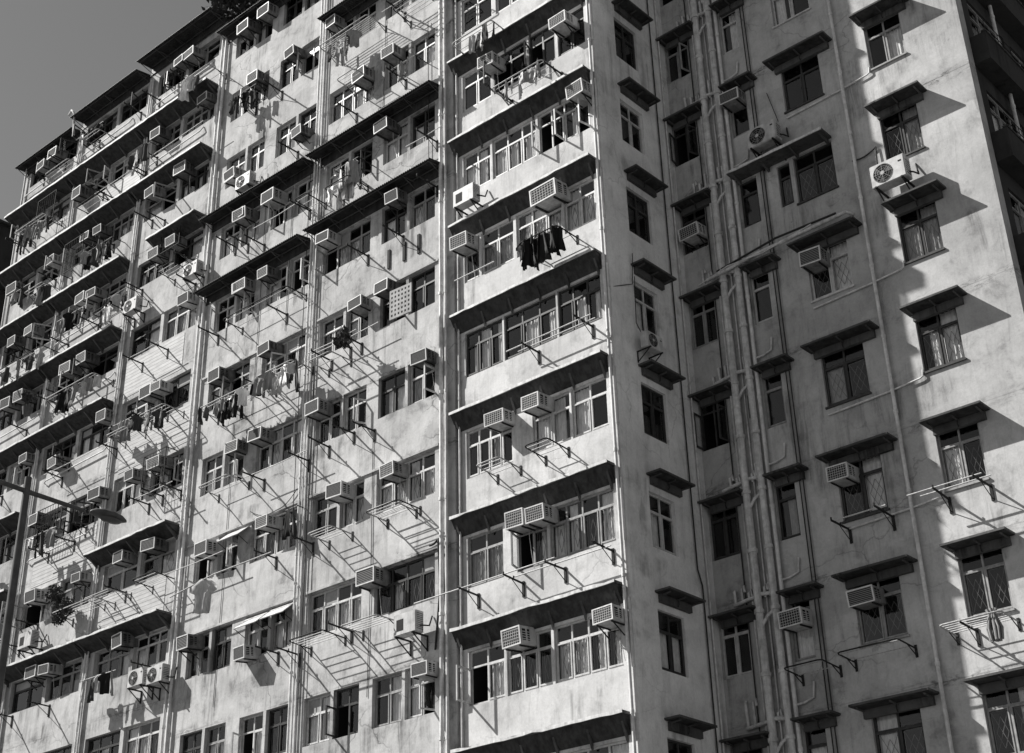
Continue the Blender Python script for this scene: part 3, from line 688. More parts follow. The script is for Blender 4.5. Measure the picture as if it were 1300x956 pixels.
for k in range(5):
    for j in range(2): window(FBD, side(-56), 3.605 + 2.4 * j, 4.995 + 2.4 * j, 37.605 - 3 * k, 38.995 - 3 * k, 2, .7, 'grey_frame', .06, .4)

# ---- ground
def sheet_obj(name, mt, x0, x1, y0, y1, z, kind='structure'):
    m = MB().mat(mt); m.quad((x0, y0, z), (x1, y0, z), (x1, y1, z), (x0, y1, z)); return tag(m.build(name), kind=kind)
sheet_obj('ground', M['paving'], -1500, 1500, -1500, 1500, -.2)
sheet_obj('road', M['asphalt'], -400, 400, -22, -6, -.12)
tag(MB().mat(M['paving']).box(-400, 400, -5.99, 30, -.19, 0).build('pavement'), kind='structure')
tag(MB().mat(M['paving']).box(-400, 400, -30, -22.01, -.19, 0).build('pavement'), kind='structure')
rm = MB().mat(M['white_frame'])
for i in range(-40, 40): rm.quad((i * 6, -14.07, -.115), (i * 6 + 2.5, -14.07, -.115), (i * 6 + 2.5, -13.93, -.115), (i * 6, -13.93, -.115))
tag(rm.build('road_marking'), kind='structure')

gp = MB().mat(M['pipe']); gp.tube([(-46.0, YL - .5, 38.9), (-46.0, YL - .6, 39.95), (-46.15, YL - .65, 40.15), (-46.4, YL - .6, 40.05)], .05, 8); gp.build('vent_pipe', LB)
# ------------------------------------------------------------------ where things are: block, column, storey
def where(x, z, yard=None):
    """block phrase, storey counted from the top, used in labels"""
    if yard == 'C':
        k = int(round((28.0 - z) / 3.0 + .1)); return 'rear wing', k + 1
    if x > XE - .1:
        k = int(round((30.9 - z) / 3.0 - .2)); return 'tower front', k + 1
    if x > XM:
        k = int(round((38.55 - z) / 2.93)); col = 'middle block left bay' if x < -30.92 else 'middle block right bay'; return col, k
    k = int(round((39.35 - z) / 2.93)); col = 'first bay' if x < -46.07 else ('second bay' if x < -41.27 else 'third bay')
    return 'left block ' + col, k
def assign(pts, yard=None):
    """label phrases that are unique: bay, storey and rank within the cell"""
    cells = {}
    for i, (x, z) in enumerate(pts): cells.setdefault(where(x, z, yard), []).append((x, i))
    out = [None] * len(pts)
    for (blk, k), L in cells.items():
        L.sort(); n = len(L)
        for r, (x, i) in enumerate(L):
            s = f'{ORD[max(0, k)]} floor, {blk}'
            if n == 2: s += (', left of two', ', right of two')[r]
            elif n > 2: s += f', {["first", "second", "third", "fourth", "fifth", "sixth", "seventh", "eighth", "ninth"][r]} from left'
            out[i] = s
    return out

# ------------------------------------------------------------------ window air conditioners
def make_ac(skin, meshm, loc, w=.64, h=.42, d=.47, tray=False, hose=False):
    """origin at the wall, bottom centre; pokes out along -Y"""
    e = bpy.data.objects.new('window_air_conditioner', None); COL.objects.link(e); e.location = (0, 0, 0); e.empty_display_size = .2
    m = MB().mat(M[skin]).box(-w / 2, w / 2, -d + .02, .18, 0, h); bevelled(m, 'casing', e, .012)
    m = MB().mat(M['ac_rim']); y0, y1 = -d, -d + .019; t = .032
    m.box(-w / 2, w / 2, y0, y1, 0, t); m.box(-w / 2, w / 2, y0, y1, h - t, h); m.box(-w / 2, -w / 2 + t, y0, y1, t, h - t); m.box(w / 2 - t, w / 2, y0, y1, t, h - t); m.build('rim', e)
    m = MB().mat(M[meshm]).box(-w / 2 + t, w / 2 - t, -d + .008, -d + .0185, t, h - t); m.build('rear_grille', e, (-.01, -d, .01))
    for s in (-1, 1):
        for (a, b) in ((-d + .08, -d + .2), (-d + .26, -d + .34)):
            m = MB().mat(M['slot']); x = s * (w / 2 + .002); m.box(min(x, x - s * .01), max(x, x - s * .01), a, b, .09, h - .07)
            m.mat(M[skin])
            for q in range(4): zz = .11 + q * (h - .2) / 4; m.box(min(x + s * .004, x), max(x + s * .004, x), a, b, zz, zz + .018)
            m.build('side_vent', e)
    for s in (-1, 1):
        m = MB().mat(M['iron']); m.box(s * w * .36 - .02, s * w * .36 + .02, -d + .05, .1, -.035, -.004)
        if tray: m.bar((s * w * .36, -d + .1, -.02), (s * w * .36, .02, -.3), .025, .025)
        m.build('bracket', e)
    if hose:
        m = MB().mat(M['pole']); m.tube([(w * .3, -.1, .02), (w * .32, -.12, -.25), (w * .3, -.06, -.6), (w * .36, -.04, -1.0)], .009, 6); m.build('drain_hose', e)
    return e


AC_PROTO = {}
ac_used = set()
def place_ac(x, z, yf, label, group, skin, mesh='vent', size=1.0, rz=0.0, tray=False, hose=False):
    key = (skin, mesh, tray, hose)
    if key not in AC_PROTO: AC_PROTO[key] = make_ac(skin, mesh, None, tray=tray, hose=hose)
    p = AC_PROTO[key]
    o = p if key not in ac_used else copy_tree(p)
    ac_used.add(key)
    o.scale = (size * rng.uniform(.9, 1.1), size, size * rng.uniform(.86, 1.08)); o.rotation_euler = (R(rng.uniform(0, 6)), R(rng.uniform(-2.5, 2.5)), rz + R(rng.uniform(-4, 4)))
    o.location = (x, yf + .47 * size, z - .21 * size)
    tag(o, label, 'air conditioner', group)
    return o
SK = {'ac_pale': 'pale boxy', 'ac_grey': 'grey boxy', 'ac_grimy': 'grimy boxy'}
ph = assign(AC_L)
for i, (x, z) in enumerate(AC_L):
    sk = rng.choice(('ac_pale', 'ac_grey', 'ac_grey', 'ac_grimy', 'ac_grimy'))
    place_ac(x, z, YL - .45, f'{SK[sk]} window air conditioner, {ph[i]}', 'window air conditioners on the sunlit blocks', sk, rng.choice(('vent', 'vent', 'vent_coarse', 'vent_lines')), rng.uniform(.84, 1.04), tray=rng.random() < .3, hose=rng.random() < .3)
ph = assign(AC_T)
big = {(-21.16, 24.45): 1.38}
for i, (x, z) in enumerate(AC_T):
    place_ac(x, z, YT - .5, f'pale boxy window air conditioner, {ph[i]}', 'window air conditioners on the tower front', 'ac_pale', 'vent_coarse', big.get((x, z), 1.0), tray=(x > -20.5), hose=i % 3 == 1)
ph = assign(AC_C, 'C')
for i, (x, z) in enumerate(AC_C):
    if i == 6: continue
    place_ac(x, z, YC - .45, f'shaded boxy window air conditioner, {ph[i]}', 'window air conditioners on the rear wing', ('ac_grey', 'ac_pale')[i % 2], ('vent_lines', 'vent_coarse')[i % 2], .98, tray=(i == 1))

# ------------------------------------------------------------------ outdoor condenser units
def make_unit(skin='ac_pale', w=.82, h=.56, d=.3, gap=.22):
    e = bpy.data.objects.new('outdoor_air_conditioner', None); COL.objects.link(e)
    y0, y1 = -gap - d, -gap
    bevelled(MB().mat(M[skin]).box(-w / 2, w / 2, y0, y1, .03, .03 + h), 'casing', e, .015)
    cx = -w * .14; r = h * .41; c = (cx, y0 - .004, .03 + h / 2)
    MB().mat(M['slot']).disc(c, (0, -1, 0), r, 28).build('fan_opening', e)
    g = MB().mat(M['grey_frame'])
    for q in range(1, 5): g.tube([(cx + r * q / 4.2 * math.cos(a), y0 - .014, c[2] + r * q / 4.2 * math.sin(a)) for a in [2 * math.pi * t / 24 for t in range(25)]], .004, 4, False)
    for q in range(8): a = q * math.pi / 4; g.bar((cx, y0 - .014, c[2]), (cx + r * math.cos(a), y0 - .014, c[2] + r * math.sin(a)), .006, .006)
    g.mat(M['ac_pale']).disc((cx, y0 - .02, c[2]), (0, -1, 0), r * .2, 16); g.build('fan_guard', e)
    f = MB().mat(M['ac_grimy'])
    for q in range(3):
        a = q * 2.1 + .4; p = [(cx + r * .9 * math.cos(a + t) * s_, y0 - .0075 - .001 * s_, c[2] + r * .9 * math.sin(a + t) * s_) for t, s_ in ((0, .2), (-.35, 1), (.35, 1), (.3, .25))]
        f.add(p, [(0, 1, 2, 3)])
    f.build('fan', e)
    MB().mat(M['slot']).box(w * .33, w * .42, y0 - .006, y0 - .001, .03 + h * .7, .03 + h * .76).build('badge_plate', e)
    v = MB().mat(M['slot'])
    for q in range(7): v.box(w / 2 + .001, w / 2 + .004, y0 + .05, y1 - .04, .12 + q * .055, .135 + q * .055)
    v.build('side_vent', e)
    for s in (-1, 1):
        b = MB().mat(M['iron']); x = s * w * .38; b.box(x - .02, x + .02, y0 - .04, 0, -.01, .028); b.bar((x, -.02, .02), (x, -.02, -.38), .04, .03); b.bar((x, y0, 0), (x, -.02, -.36), .025, .025); b.build('bracket', e)
    p = MB().mat(M['cable']); p.tube([(w / 2, y0 + .2, .2), (w / 2 + .08, y0 + .22, .16), (w / 2 + .1, -.1, .2), (w / 2 + .04, -.02, .5), (w / 2, .1, .7)], .02, 8); p.build('hose', e)
    return e
U0 = make_unit(); first = True
def plain_unit(x, y, z, label, s=1.0):
    e = empty('outdoor_air_conditioner', (x, y, z - .31 * s), label, 'air conditioner', 'outdoor condenser units on wall brackets')
    b = z - .31 * s; w = .8 * s; h = .56 * s; y0, y1 = y - .55, y - .25
    bevelled(MB().mat(M['ac_pale']).box(x - w / 2, x + w / 2, y0, y1, b + .03, b + .03 + h), 'casing', e, .015)
    m = MB().mat(M['slot']).box(x - w * .36, x - w * .05, y0 - .005, y0 - .001, b + .14, b + .44); m.build('coil_opening', e)
    m = MB().mat(M['ac_grimy'])
    for q in range(9): m.box(x + w / 2 + .001, x + w / 2 + .004, y0 + .04, y1 - .03, b + .1 + q * .05, b + .12 + q * .05)
    m.build('side_vent', e)
    for s_ in (-1, 1):
        m = MB().mat(M['iron']); X = x + s_ * w * .38; m.box(X - .02, X + .02, y0 - .04, y, b - .01, b + .028); m.bar((X, y - .02, b + .02), (X, y - .02, b - .38), .04, .03); m.bar((X, y0, b), (X, y - .02, b - .36), .025, .025); m.build('bracket', e)
    MB().mat(M['cable']).tube([(x + w / 2, y0 + .15, b + .2), (x + w / 2 + .1, y - .15, b + .22), (x + w / 2 + .08, y - .03, b + .5)], .022, 8).build('hose', e)
def place_unit(x, y, z, label, rz=0, s=1.0):
    global first
    o = U0 if first else copy_tree(U0); first = False
    o.location = (x, y, z - .31 * s); o.rotation_euler = (0, 0, rz); o.scale = (s, s, s)
    tag(o, label, 'air conditioner', 'outdoor condenser units on wall brackets')
ph = assign([(x, z) for x, z in OUT_L])
for i, (x, z) in enumerate(OUT_L): 
    if i == 7: continue
    if i in (3, 6): plain_unit(x, YL, z, f'plain white outdoor unit without visible fan, {ph[i]}'); continue
    place_unit(x, YL, z, f'white outdoor fan unit on brackets, {ph[i]}', 0, .95)
plain_unit(OUT_T[0][0], YT, OUT_T[0][1], 'plain white outdoor unit at the tower left edge, above the third ledge')
place_unit(OUT_C[0][0], YC, OUT_C[0][1], 'white outdoor fan unit half in sunlight on iron brackets on the rear wing', 0, 1.15)
place_unit(OUT_C[1][0], YC, OUT_C[1][1], 'outdoor fan unit in shade standing above the long canopy', 0, 1.1)
place_unit(XB, 1.5, 19.62, 'small outdoor fan unit on the shaded side wall of the tower', R(90), .8)

# ------------------------------------------------------------------ drying racks (U-shaped tube frames with bars), wall arms and poles
def rack(x0, x1, z, n, yw, label, tilt=0.06, depth=.85, skin='rail'):
    xc = (x0 + x1) / 2; w = x1 - x0
    e = empty('drying_rack', (xc, yw, z), label, 'drying rack', 'drying racks fixed under the windows')
    f = MB().mat(M['iron' if skin == 'iron' else 'rail']); dz = tilt * depth
    rc = .1; pts = [(-w / 2, .02, 0)]
    pts += [(-w / 2, -depth + rc, dz * .9), (-w / 2 + rc * .3, -depth + rc * .3, dz), (-w / 2 + rc, -depth, dz), (w / 2 - rc, -depth, dz), (w / 2 - rc * .3, -depth + rc * .3, dz), (w / 2, -depth + rc, dz * .9), (w / 2, .02, 0)]
    f.tube([Vector(p) + Vector((xc, yw, z)) for p in pts], .019, 8); f.build('frame', e)
    b = MB().mat(M['pole' if n > 2 else 'rail'])
    for i in range(n):
        y = -depth + .12 + (depth - .35) * i / max(1, n - 1) if n > 1 else -depth * .5
        b.tube([(xc - w / 2 + .005, yw + y, z + dz * (-y / depth)), (xc + w / 2 - .005, yw + y, z + dz * (-y / depth))], .0115, 6)
    b.build('bars', e)
    for s in (-1, 1):
        m = MB().mat(M['iron']); X = xc + s * (w / 2)
        m.box(X - .03, X + .03, yw - .02, yw - .001, z - .2, z + .08); m.bar((X, yw - depth * .45, z + dz * .45 - .01), (X, yw - .01, z - .17), .018, .018); m.build('bracket', e)
    return e
skip_rack = set()
racks = {}
cen = [((a + b) / 2, z) for a, b, z, n in LOOPS]
ph = assign(cen)
for i, (a, b, z, n) in enumerate(LOOPS):
    yw = YT if a > XE - .1 else YL
    racks[i] = (a, b, z, yw)
    rack(a, b, z - .03, n, yw, f'{"long " if b - a > 2 else ""}tube drying rack, {ph[i]}', rng.uniform(.0, .08), skin=rng.choice(('rail', 'rail', 'iron')))
def arm(x, z, yw, label, L=.85):
    e = empty('pole_bracket', (x, yw, z), label, 'bracket', 'iron arms that carry drying poles')
    dz = rng.uniform(0, .06); dx = rng.uniform(-.03, .03)
    MB().mat(M['iron']).bar((x, yw + .02, z), (x + dx, yw - L, z + dz), .04, .035).bar((x + dx, yw - L, z + dz), (x + dx, yw - L, z + dz + .07), .03, .03).bar((x + dx * .5, yw - L * .5, z + dz), (x + dx * .5, yw - L * .5, z + dz + .06), .025, .025).build('arm', e)
    MB().mat(M['iron']).box(x - .035, x + .035, yw - .03, yw - .001, z - .34, z + .06).build('wall_plate', e)
    MB().mat(M['iron']).tube([(x, yw - .02, z - .3), (x + dx * .6, yw - L * .62, z + dz * .6)], .011, 6).build('brace', e)
ARMS_C = [(a[0], a[1]) for a in ARMS_C]
AL = [a for j, a in enumerate(ARMS_L) if all(abs(a[0] - b[0]) + abs(a[1] - b[1]) > .12 for b in ARMS_L[:j])]
xr = random.Random(77)
for k in range(0, 9):        # more arms, set a hand below the sills as everywhere on these walls
    for (a, b) in bays_L:
        for q in range(xr.choice((1, 2, 2))):
            x = xr.uniform(a + .1, b - .1)
            if all(abs(x - p[0]) > .35 or abs(sillL(k) - p[1]) > .8 for p in AL): AL.append((x, sillL(k) - xr.uniform(.05, .2)))
    for i in range(0, 8, 2):
        x = xr.uniform(pairsM[i][0], pairsM[i + 1][1])
        if xr.random() < .6 and all(abs(x - p[0]) > .4 or abs(sillM(k) - p[1]) > .8 for p in AL): AL.append((x, sillM(k) - xr.uniform(.05, .2)))
phL = assign(AL); phT = assign(ARMS_T); phC = assign(ARMS_C, 'C')
for p, t in zip(AL, phL): arm(p[0], p[1], YL, f'rusty iron pole arm, {t}')
for p, t in zip(ARMS_T, phT): arm(p[0], p[1], YT, f'rusty iron pole arm, {t}', .75)
for p, t in zip(ARMS_C, phC): arm(p[0], p[1], YC, f'rusty iron pole arm, {t}', .8)
POLES = [(-40.11, -38.19, 26.20, YL - .55), (-39.00, -36.68, 20.51, YL - .6), (-44.86, -42.44, 20.36, YL - .5), (-30.31, -28.19, 22.72, YL - .65), (-44.66, -40.62, 23.21, YL - .5), (-45.77, -42.74, 28.96, YL - .5),
         (-43.65, -40.62, 34.82, YL - .55), (-41.43, -36.78, 34.76, YL - .62), (-26.47, -24.96, 28.53, YL - .4), (-33.55, -31.32, 28.70, YL - .5), (-33.24, -30.41, 19.63, YL - .45), (-27.58, -25.36, 34.44, YL - .5), (-30.51, -27.58, 22.84, YL - .35), (-36.78, -33.95, 17.46, YL - .5)]
ph = assign([((a + b) / 2, z) for a, b, z, y in POLES])
for (a, b, z, y), t in zip(POLES, ph):
    tag(MB().mat(M['pole']).tube([(a, y, z), ((a + b) / 2, y + .01, z - .02), (b, y, z + .01)], .014, 8).build('drying_pole', base=(a, y, z)), f'thin drying pole on iron arms, {t}', 'pole', 'drying poles')
for (a, b, z, y, lb) in ((-25.9, -21.2, 13.9, YT - .6, 'long pale drying pole across the tower corner on three iron arms'), (-22.9, -19.7, 13.86, YT - .35, 'shorter pale drying pole on the tower front, sixth floor'),
                         (-22.6, -19.75, 19.98, YT - .55, 'front drying pole under the dark framed windows on the tower'), (-22.4, -19.8, 20.0, YT - .3, 'inner drying pole under the dark framed windows on the tower'),
                         (-13.7, -11.9, 14.26, YC - .7, 'outer drying pole below the sunlit window of the rear wing'), (-13.5, -11.8, 14.26, YC - .45, 'inner drying pole below the sunlit window of the rear wing'),
                         (-15.8, -14.3, 14.24, YC - .6, 'dark drying pole below the shaded barred window of the rear wing'), (-24.5, -23.0, 22.95, YT - .5, 'thin drying pole at the left end of the tower, fourth floor')):
    tag(MB().mat(M['pole']).tube([(a, y, z), (b, y, z)], .017, 8).build('drying_pole', base=(a, y, z)), lb, 'pole', 'drying poles')
rack(-13.4, -12.0, 11.1, 5, YC, 'tube drying rack with a tied bundle, below the lowest sunlit window')
rack(-15.9, -14.4, 11.05, 2, YC, 'tube drying rack in shade below the lowest air conditioner window', skin='iron')
rack(-17.3, -16.3, 11.0, 2, YC, 'short tube drying rack in shade beside the drain stacks', skin='iron')

# ------------------------------------------------------------------ laundry
def cloth_sheet(outline_rows, m, seed, thick=.012, amp=.03):
    """rows: list of (z, x0, x1) spans from top to bottom; gives a wavy two sided cloth"""
    r_ = random.Random(seed); n = 9; vs = []; ph_ = r_.random() * 6; fr_ = r_.uniform(1.1, 1.9)
    for s in (0, 1):
        for i, (z, a, b) in enumerate(outline_rows):
            am = amp * (.25 + .9 * i / max(1, len(outline_rows) - 1))
            for j in range(n):
                t = j / (n - 1); x = a + (b - a) * t
                vs.append((x, am * math.sin(j * fr_ + ph_ + i * .35) + s * thick + .012 * math.sin(i * 1.3 + j), z + .006 * math.sin(j * .8 + ph_)))
    nr = len(outline_rows); fs = []
    for s in (0, 1):
        for i in range(nr - 1):
            for j in range(n - 1):
                a = s * nr * n + i * n + j; fs.append((a, a + 1, a + n + 1, a + n) if s else (a, a + n, a + n + 1, a + 1))
    o = nr * n
    for i in range(nr - 1): fs += [(i * n, i * n + n, o + i * n + n, o + i * n), (i * n + n - 1, o + i * n + n - 1, o + i * n + 2 * n - 1, i * n + 2 * n - 1)]
    for j in range(n - 1): fs += [(j, j + 1, o + j + 1, o + j), ((nr - 1) * n + j, o + (nr - 1) * n + j, o + (nr - 1) * n + j + 1, (nr - 1) * n + j + 1)]
    m.add(vs, fs, True); return m
def garment_mesh(kind, tone, seed):
    r_ = random.Random(seed); m = MB().mat(CLOTH[tone])
    if kind == 'towel':
        w = r_.uniform(.14, .26); h = r_.uniform(.45, .8); cloth_sheet([(.01 - h * i / 7, -w / 2 - .004 * i, w / 2 + .006 * i) for i in range(8)], m, seed)
    elif kind == 'shirt':
        w = r_.uniform(.3, .4); rows = [(.02, -w * .18, w * .2), (-.04, -w * .42, w * .42), (-.12, -w * .68, w * .66), (-.22, -w * .66, w * .64), (-.27, -w * .4, w * .4), (-.4, -w * .38, w * .4), (-.55, -w * .4, w * .42), (-.64, -w * .41, w * .43)]
        cloth_sheet(rows, m, seed, amp=.035)
    elif kind == 'trousers':
        w = r_.uniform(.24, .32); L = r_.uniform(.75, .95)
        cloth_sheet([(.01, -w / 2, w / 2), (-.12, -w * .52, w * .52), (-.26, -w * .53, w * .53)], m, seed)
        for s in (-1, 1):
            lean = s * .02
            cloth_sheet([(-.245 - (L - .26) * i / 5, (s * w * .27 - w * .25) + lean * i / 2, (s * w * .27 + w * .24) + lean * i / 2) for i in range(6)], m, seed + s + 5, amp=.02)
    elif kind == 'shorts':
        w = r_.uniform(.26, .34); cloth_sheet([(.01, -w / 2, w / 2), (-.15, -w * .55, w * .55), (-.3, -w * .62, w * .6), (-.42, -w * .66, w * .64)], m, seed)
    else:  # dress
        w = r_.uniform(.26, .34); cloth_sheet([(.02, -w * .2, w * .2), (-.05, -w * .5, w * .48), (-.18, -w * .45, w * .45), (-.4, -w * .42, w * .45), (-.65, -w * .62, w * .6), (-.85, -w * .75, w * .7)], m, seed, amp=.04)
    return m
NTH = ['first', 'second', 'third', 'fourth', 'fifth', 'sixth', 'seventh', 'eighth', 'ninth', 'tenth', 'eleventh', 'twelfth', 'thirteenth', 'fourteenth']
def hang(x0, x1, y, z, n, tones, kinds, where_, seed, spread=.0):
    r_ = random.Random(seed)
    for i in range(n):
        kd = r_.choice(kinds); tn = r_.choice(tones)
        x = x0 + (x1 - x0) * (i + .5 + r_.uniform(-.25, .25)) / n
        yy = y + r_.uniform(-spread, spread)
        o = garment_mesh(kd, tn, seed * 31 + i).build('garment_' + kd if False else kd)
        o.location = (x, yy, z - .01); o.rotation_euler = (R(r_.uniform(-6, 6)), 0, R(r_.uniform(-70, 70))); s = r_.uniform(.85, 1.1); o.scale = (s, s, s)
        tag(o, f'{tn} {kd} hung on {where_}, {NTH[i]} garment from left', 'clothing', 'laundry on ' + where_)
ALLK = ('shirt', 'towel', 'trousers', 'shorts', 'dress'); 
def on_rack(i, n, tones, kinds, where_, seed, f0=0., f1=1., out=.75, spread=.12):
    a, b, z, yw = racks[i]; hang(a + (b - a) * f0, a + (b - a) * f1, yw - out, z + .03, n, tones, kinds, where_, seed, spread)
on_rack(8, 12, ('black', 'black', 'dark'), ('trousers', 'shirt', 'towel', 'dress'), 'the tower rack below the big air conditioner', 3, .05, 1.0, .75, .05)
on_rack(9, 8, ('pale', 'white', 'grey', 'striped'), ('shirt', 'towel', 'shorts', 'trousers'), 'the tower rack second floor', 4, .25, .95)
on_rack(32, 5, ('dark', 'striped', 'pale'), ('shirt', 'towel'), 'the topmost tower rack', 5, .4, 1.0)
on_rack(5, 11, ('white', 'pale', 'white', 'grey', 'dark'), ('shirt', 'towel', 'shorts', 'dress'), 'the middle block rack sixth floor', 6, 0, 1, .6, .25)
on_rack(7, 11, ('white', 'dark', 'pale', 'black', 'grey'), ('shirt', 'towel', 'shorts'), 'the long rack sixth floor left of it', 7, .0, 1.0, .7, .15)
on_rack(26, 8, ('white', 'white', 'pale'), ('shirt', 'towel', 'shorts'), 'the rack under the corrugated canopy', 8, 0, 1, .6, .15)
on_rack(4, 7, ('pale', 'grey', 'dark', 'striped'), ('dress', 'shirt', 'trousers'), 'the wide eight bar rack', 9, .1, .7, .5, .2)
on_rack(16, 9, ('dark', 'black', 'dark', 'grey', 'pale'), ('shirt', 'towel', 'trousers'), 'the left block rack fifth floor', 10, .25, 1, .7, .1)
on_rack(19, 7, ('grey', 'dark', 'pale', 'striped'), ('dress', 'shirt', 'towel'), 'the first bay rack fourth floor', 11, .0, 1, .7, .15)
on_rack(31, 9, ('grey', 'pale', 'dark', 'striped'), ('dress', 'shirt', 'towel', 'trousers'), 'the first bay rack second floor', 12, 0, 1, .6, .2)
on_rack(13, 4, ('grey', 'dark', 'dark'), ('dress', 'shirt'), 'the first bay rack third floor', 13, .5, 1, .6, .1)
on_rack(22, 5, ('white', 'pale', 'dark'), ('shirt', 'towel'), 'the second bay rack fourth floor', 14, .2, 1)
on_rack(33, 6, ('dark', 'grey', 'pale', 'white'), ('shirt', 'dress', 'towel'), 'the third bay rack first floor', 15, 0, .6)
on_rack(14, 4, ('dark', 'grey'), ('towel', 'shirt'), 'the third bay rack sixth floor', 16, .2, .9)
hang(-43.85, -42.03, YL - .6, 32.06, 8, ('grey', 'dark', 'striped', 'black'), ('dress', 'towel', 'shirt'), 'the second bay line third floor', 17, .15)
hang(-35.31, -34.05, YL - .5, 34.44 + .55, 6, ('black', 'dark', 'black'), ('shirt', 'trousers', 'towel'), 'the middle block line second floor', 18, .12)
hang(-26.88, -26.17, YL - .5, 31.76, 3, ('grey', 'pale'), ('towel', 'shirt'), 'the line above the second canopy', 19, .08)
hang(-41.22, -40.01, YL - .7, 35.35, 6, ('pale', 'dark', 'grey', 'striped'), ('dress', 'shirt', 'towel'), 'the second bay line second floor', 20, .1)
hang(-29.20, -28.29, YL - .75, 28.83, 3, ('striped', 'pale'), ('dress', 'towel'), 'the hook by the narrow right bay window', 21, .05)
hang(-34.25, -33.34, YL - .7, 22.46, 4, ('black', 'dark'), ('trousers', 'shirt'), 'the middle rack lower bar', 22, .05)
hang(-31.32, -30.92, YL - .3, 18.07, 2, ('black', 'dark'), ('towel', 'dress'), 'the window hook seventh floor', 23, .05)
hang(-41.93, -40.62, YL - .6, 29.28, 3, ('dark', 'pale'), ('shirt', 'towel'), 'the second bay line fourth floor', 24, .1)
for a, b, z, y, w_, s_ in ((-43.95, -41.93, 32.07, YL - .6, 'under the third ledge of the left block', 1), (-35.41, -33.95, 35.00, YL - .5, 'second floor of the middle block', 2), (-26.98, -25.97, 31.77, YL - .5, 'above the long corrugated canopy', 3),
                      (-41.33, -39.91, 35.36, YL - .7, 'second floor between second and third bay', 4), (-29.30, -28.19, 28.84, YL - .75, 'beside the narrow window of the right bay', 5), (-34.35, -33.24, 22.47, YL - .7, 'below the laundry rack of the middle block', 6),
                      (-31.42, -30.82, 18.08, YL - .3, 'by the propped window seventh floor', 7), (-42.03, -40.52, 29.29, YL - .6, 'fourth floor at the second bay', 8)):
    e = empty('clothes_line', ((a + b) / 2, YL, z), f'clothes line on two short arms, {w_}', 'clothes line', 'clothes lines')
    MB().mat(M['rail']).tube([(a, y, z), (b, y, z)], .01, 6).build('line', e)
    for x in (a + .02, b - .02): MB().mat(M['iron']).bar((x, YL + .01, z - .02), (x, y - .03, z - .005), .022, .022).build('arm', e)

# one large pale shirt on the pole of the lower middle block
o = garment_mesh('shirt', 'pale', 991).build('shirt'); o.location = (-34.30, YL - .85, 16.57); o.scale = (2.1, 1.5, 1.6); o.rotation_euler = (0, 0, R(28))
tag(o, 'large pale shirt hanging alone on a pole, lower left of the middle block', 'clothing')
for q, (k, b, y) in enumerate(((0, 1, .6), (2, 0, .5), (3, 1, .65), (5, 2, .6), (6, 0, .5), (6, 1, .7), (8, 2, .55))):
    a_, b_ = bays_L[b]; z = sillL(k) + .02; x0 = a_ + .2 + .3 * (q % 3); x1 = x0 + 1.9
    tag(MB().mat(M['pole']).tube([(x0, YL - y, z), (x1, YL - y, z - .03)], .013, 7).build('drying_pole', base=(x0, YL - y, z)), f'pale rod laid across arms at the {ORD[k]} sill, {("first", "second", "third")[b]} bay of left block', 'pole', 'drying poles')
    w_ = f'the {ORD[k]} sill rod, {("first", "second", "third")[b]} bay'
    hang(x0 + .1, x1 - .1, YL - y, z, 3 + q % 4, ('dark', 'grey', 'pale', 'black', 'striped'), ALLK, w_, 60 + q, .05)
tag(MB().mat(M['rail']).tube([(-35.97, YL - .8, 16.45), (-33.85, YL - .86, 16.62), (-31.32, YL - .8, 16.65)], .02, 8).build('drying_pole', base=(-35.97, YL - .8, 16.45)), 'thick pole carrying the large pale shirt', 'pole', 'drying poles')

# perforated panel propped under an air conditioner
m = MB().mat(M['ac_grey']); nx, nz, W_, H_ = 6, 6, .82, .95
cw, chh = W_ / (2 * nx + 1), H_ / (2 * nz + 1)
for i in range(2 * nx + 1):
    for j in range(2 * nz + 1):
        if i % 2 and j % 2: continue
        m.box(i * cw, (i + 1) * cw, -.02, .02, j * chh, (j + 1) * chh)
o = m.build('perforated_panel'); o.location = (-26.65, YL - .78, 22.36); o.rotation_euler = (0, 0, R(4))
tag(o, 'pale square panel with rows of square holes, propped on a rack', 'panel')

# awning shades (hinged metal flaps) over windows of the lower middle block
for i, (x0, x1, z, w_) in enumerate(((-34.4, -33.4, 18.25, 'seventh floor, left bay of middle block'), (-33.3, -32.3, 15.3, 'eighth floor, left bay of middle block, left flap'), (-32.15, -31.15, 15.32, 'eighth floor, left bay of middle block, right flap'))):
    m = MB().mat(M['ac_pale']); m.add([(x0, YL + .01, z), (x1, YL + .01, z), (x1, YL - .42, z - .38), (x0, YL - .42, z - .38), (x0, YL + .01, z + .02), (x1, YL + .01, z + .02), (x1, YL - .43, z - .36), (x0, YL - .43, z - .36)],
        [(0, 1, 2, 3), (7, 6, 5, 4), (0, 4, 5, 1), (3, 2, 6, 7), (0, 3, 7, 4), (1, 5, 6, 2)])
    m.mat(M['iron']).bar((x0 + .03, YL - .4, z - .37), (x0 + .03, YL, z - .55), .015, .015).bar((x1 - .03, YL - .4, z - .37), (x1 - .03, YL, z - .55), .015, .015)
    tag(m.build('window_flap', base=(x0, YL, z)), f'propped pale metal window flap, {w_}', 'window flap', 'propped metal window flaps')

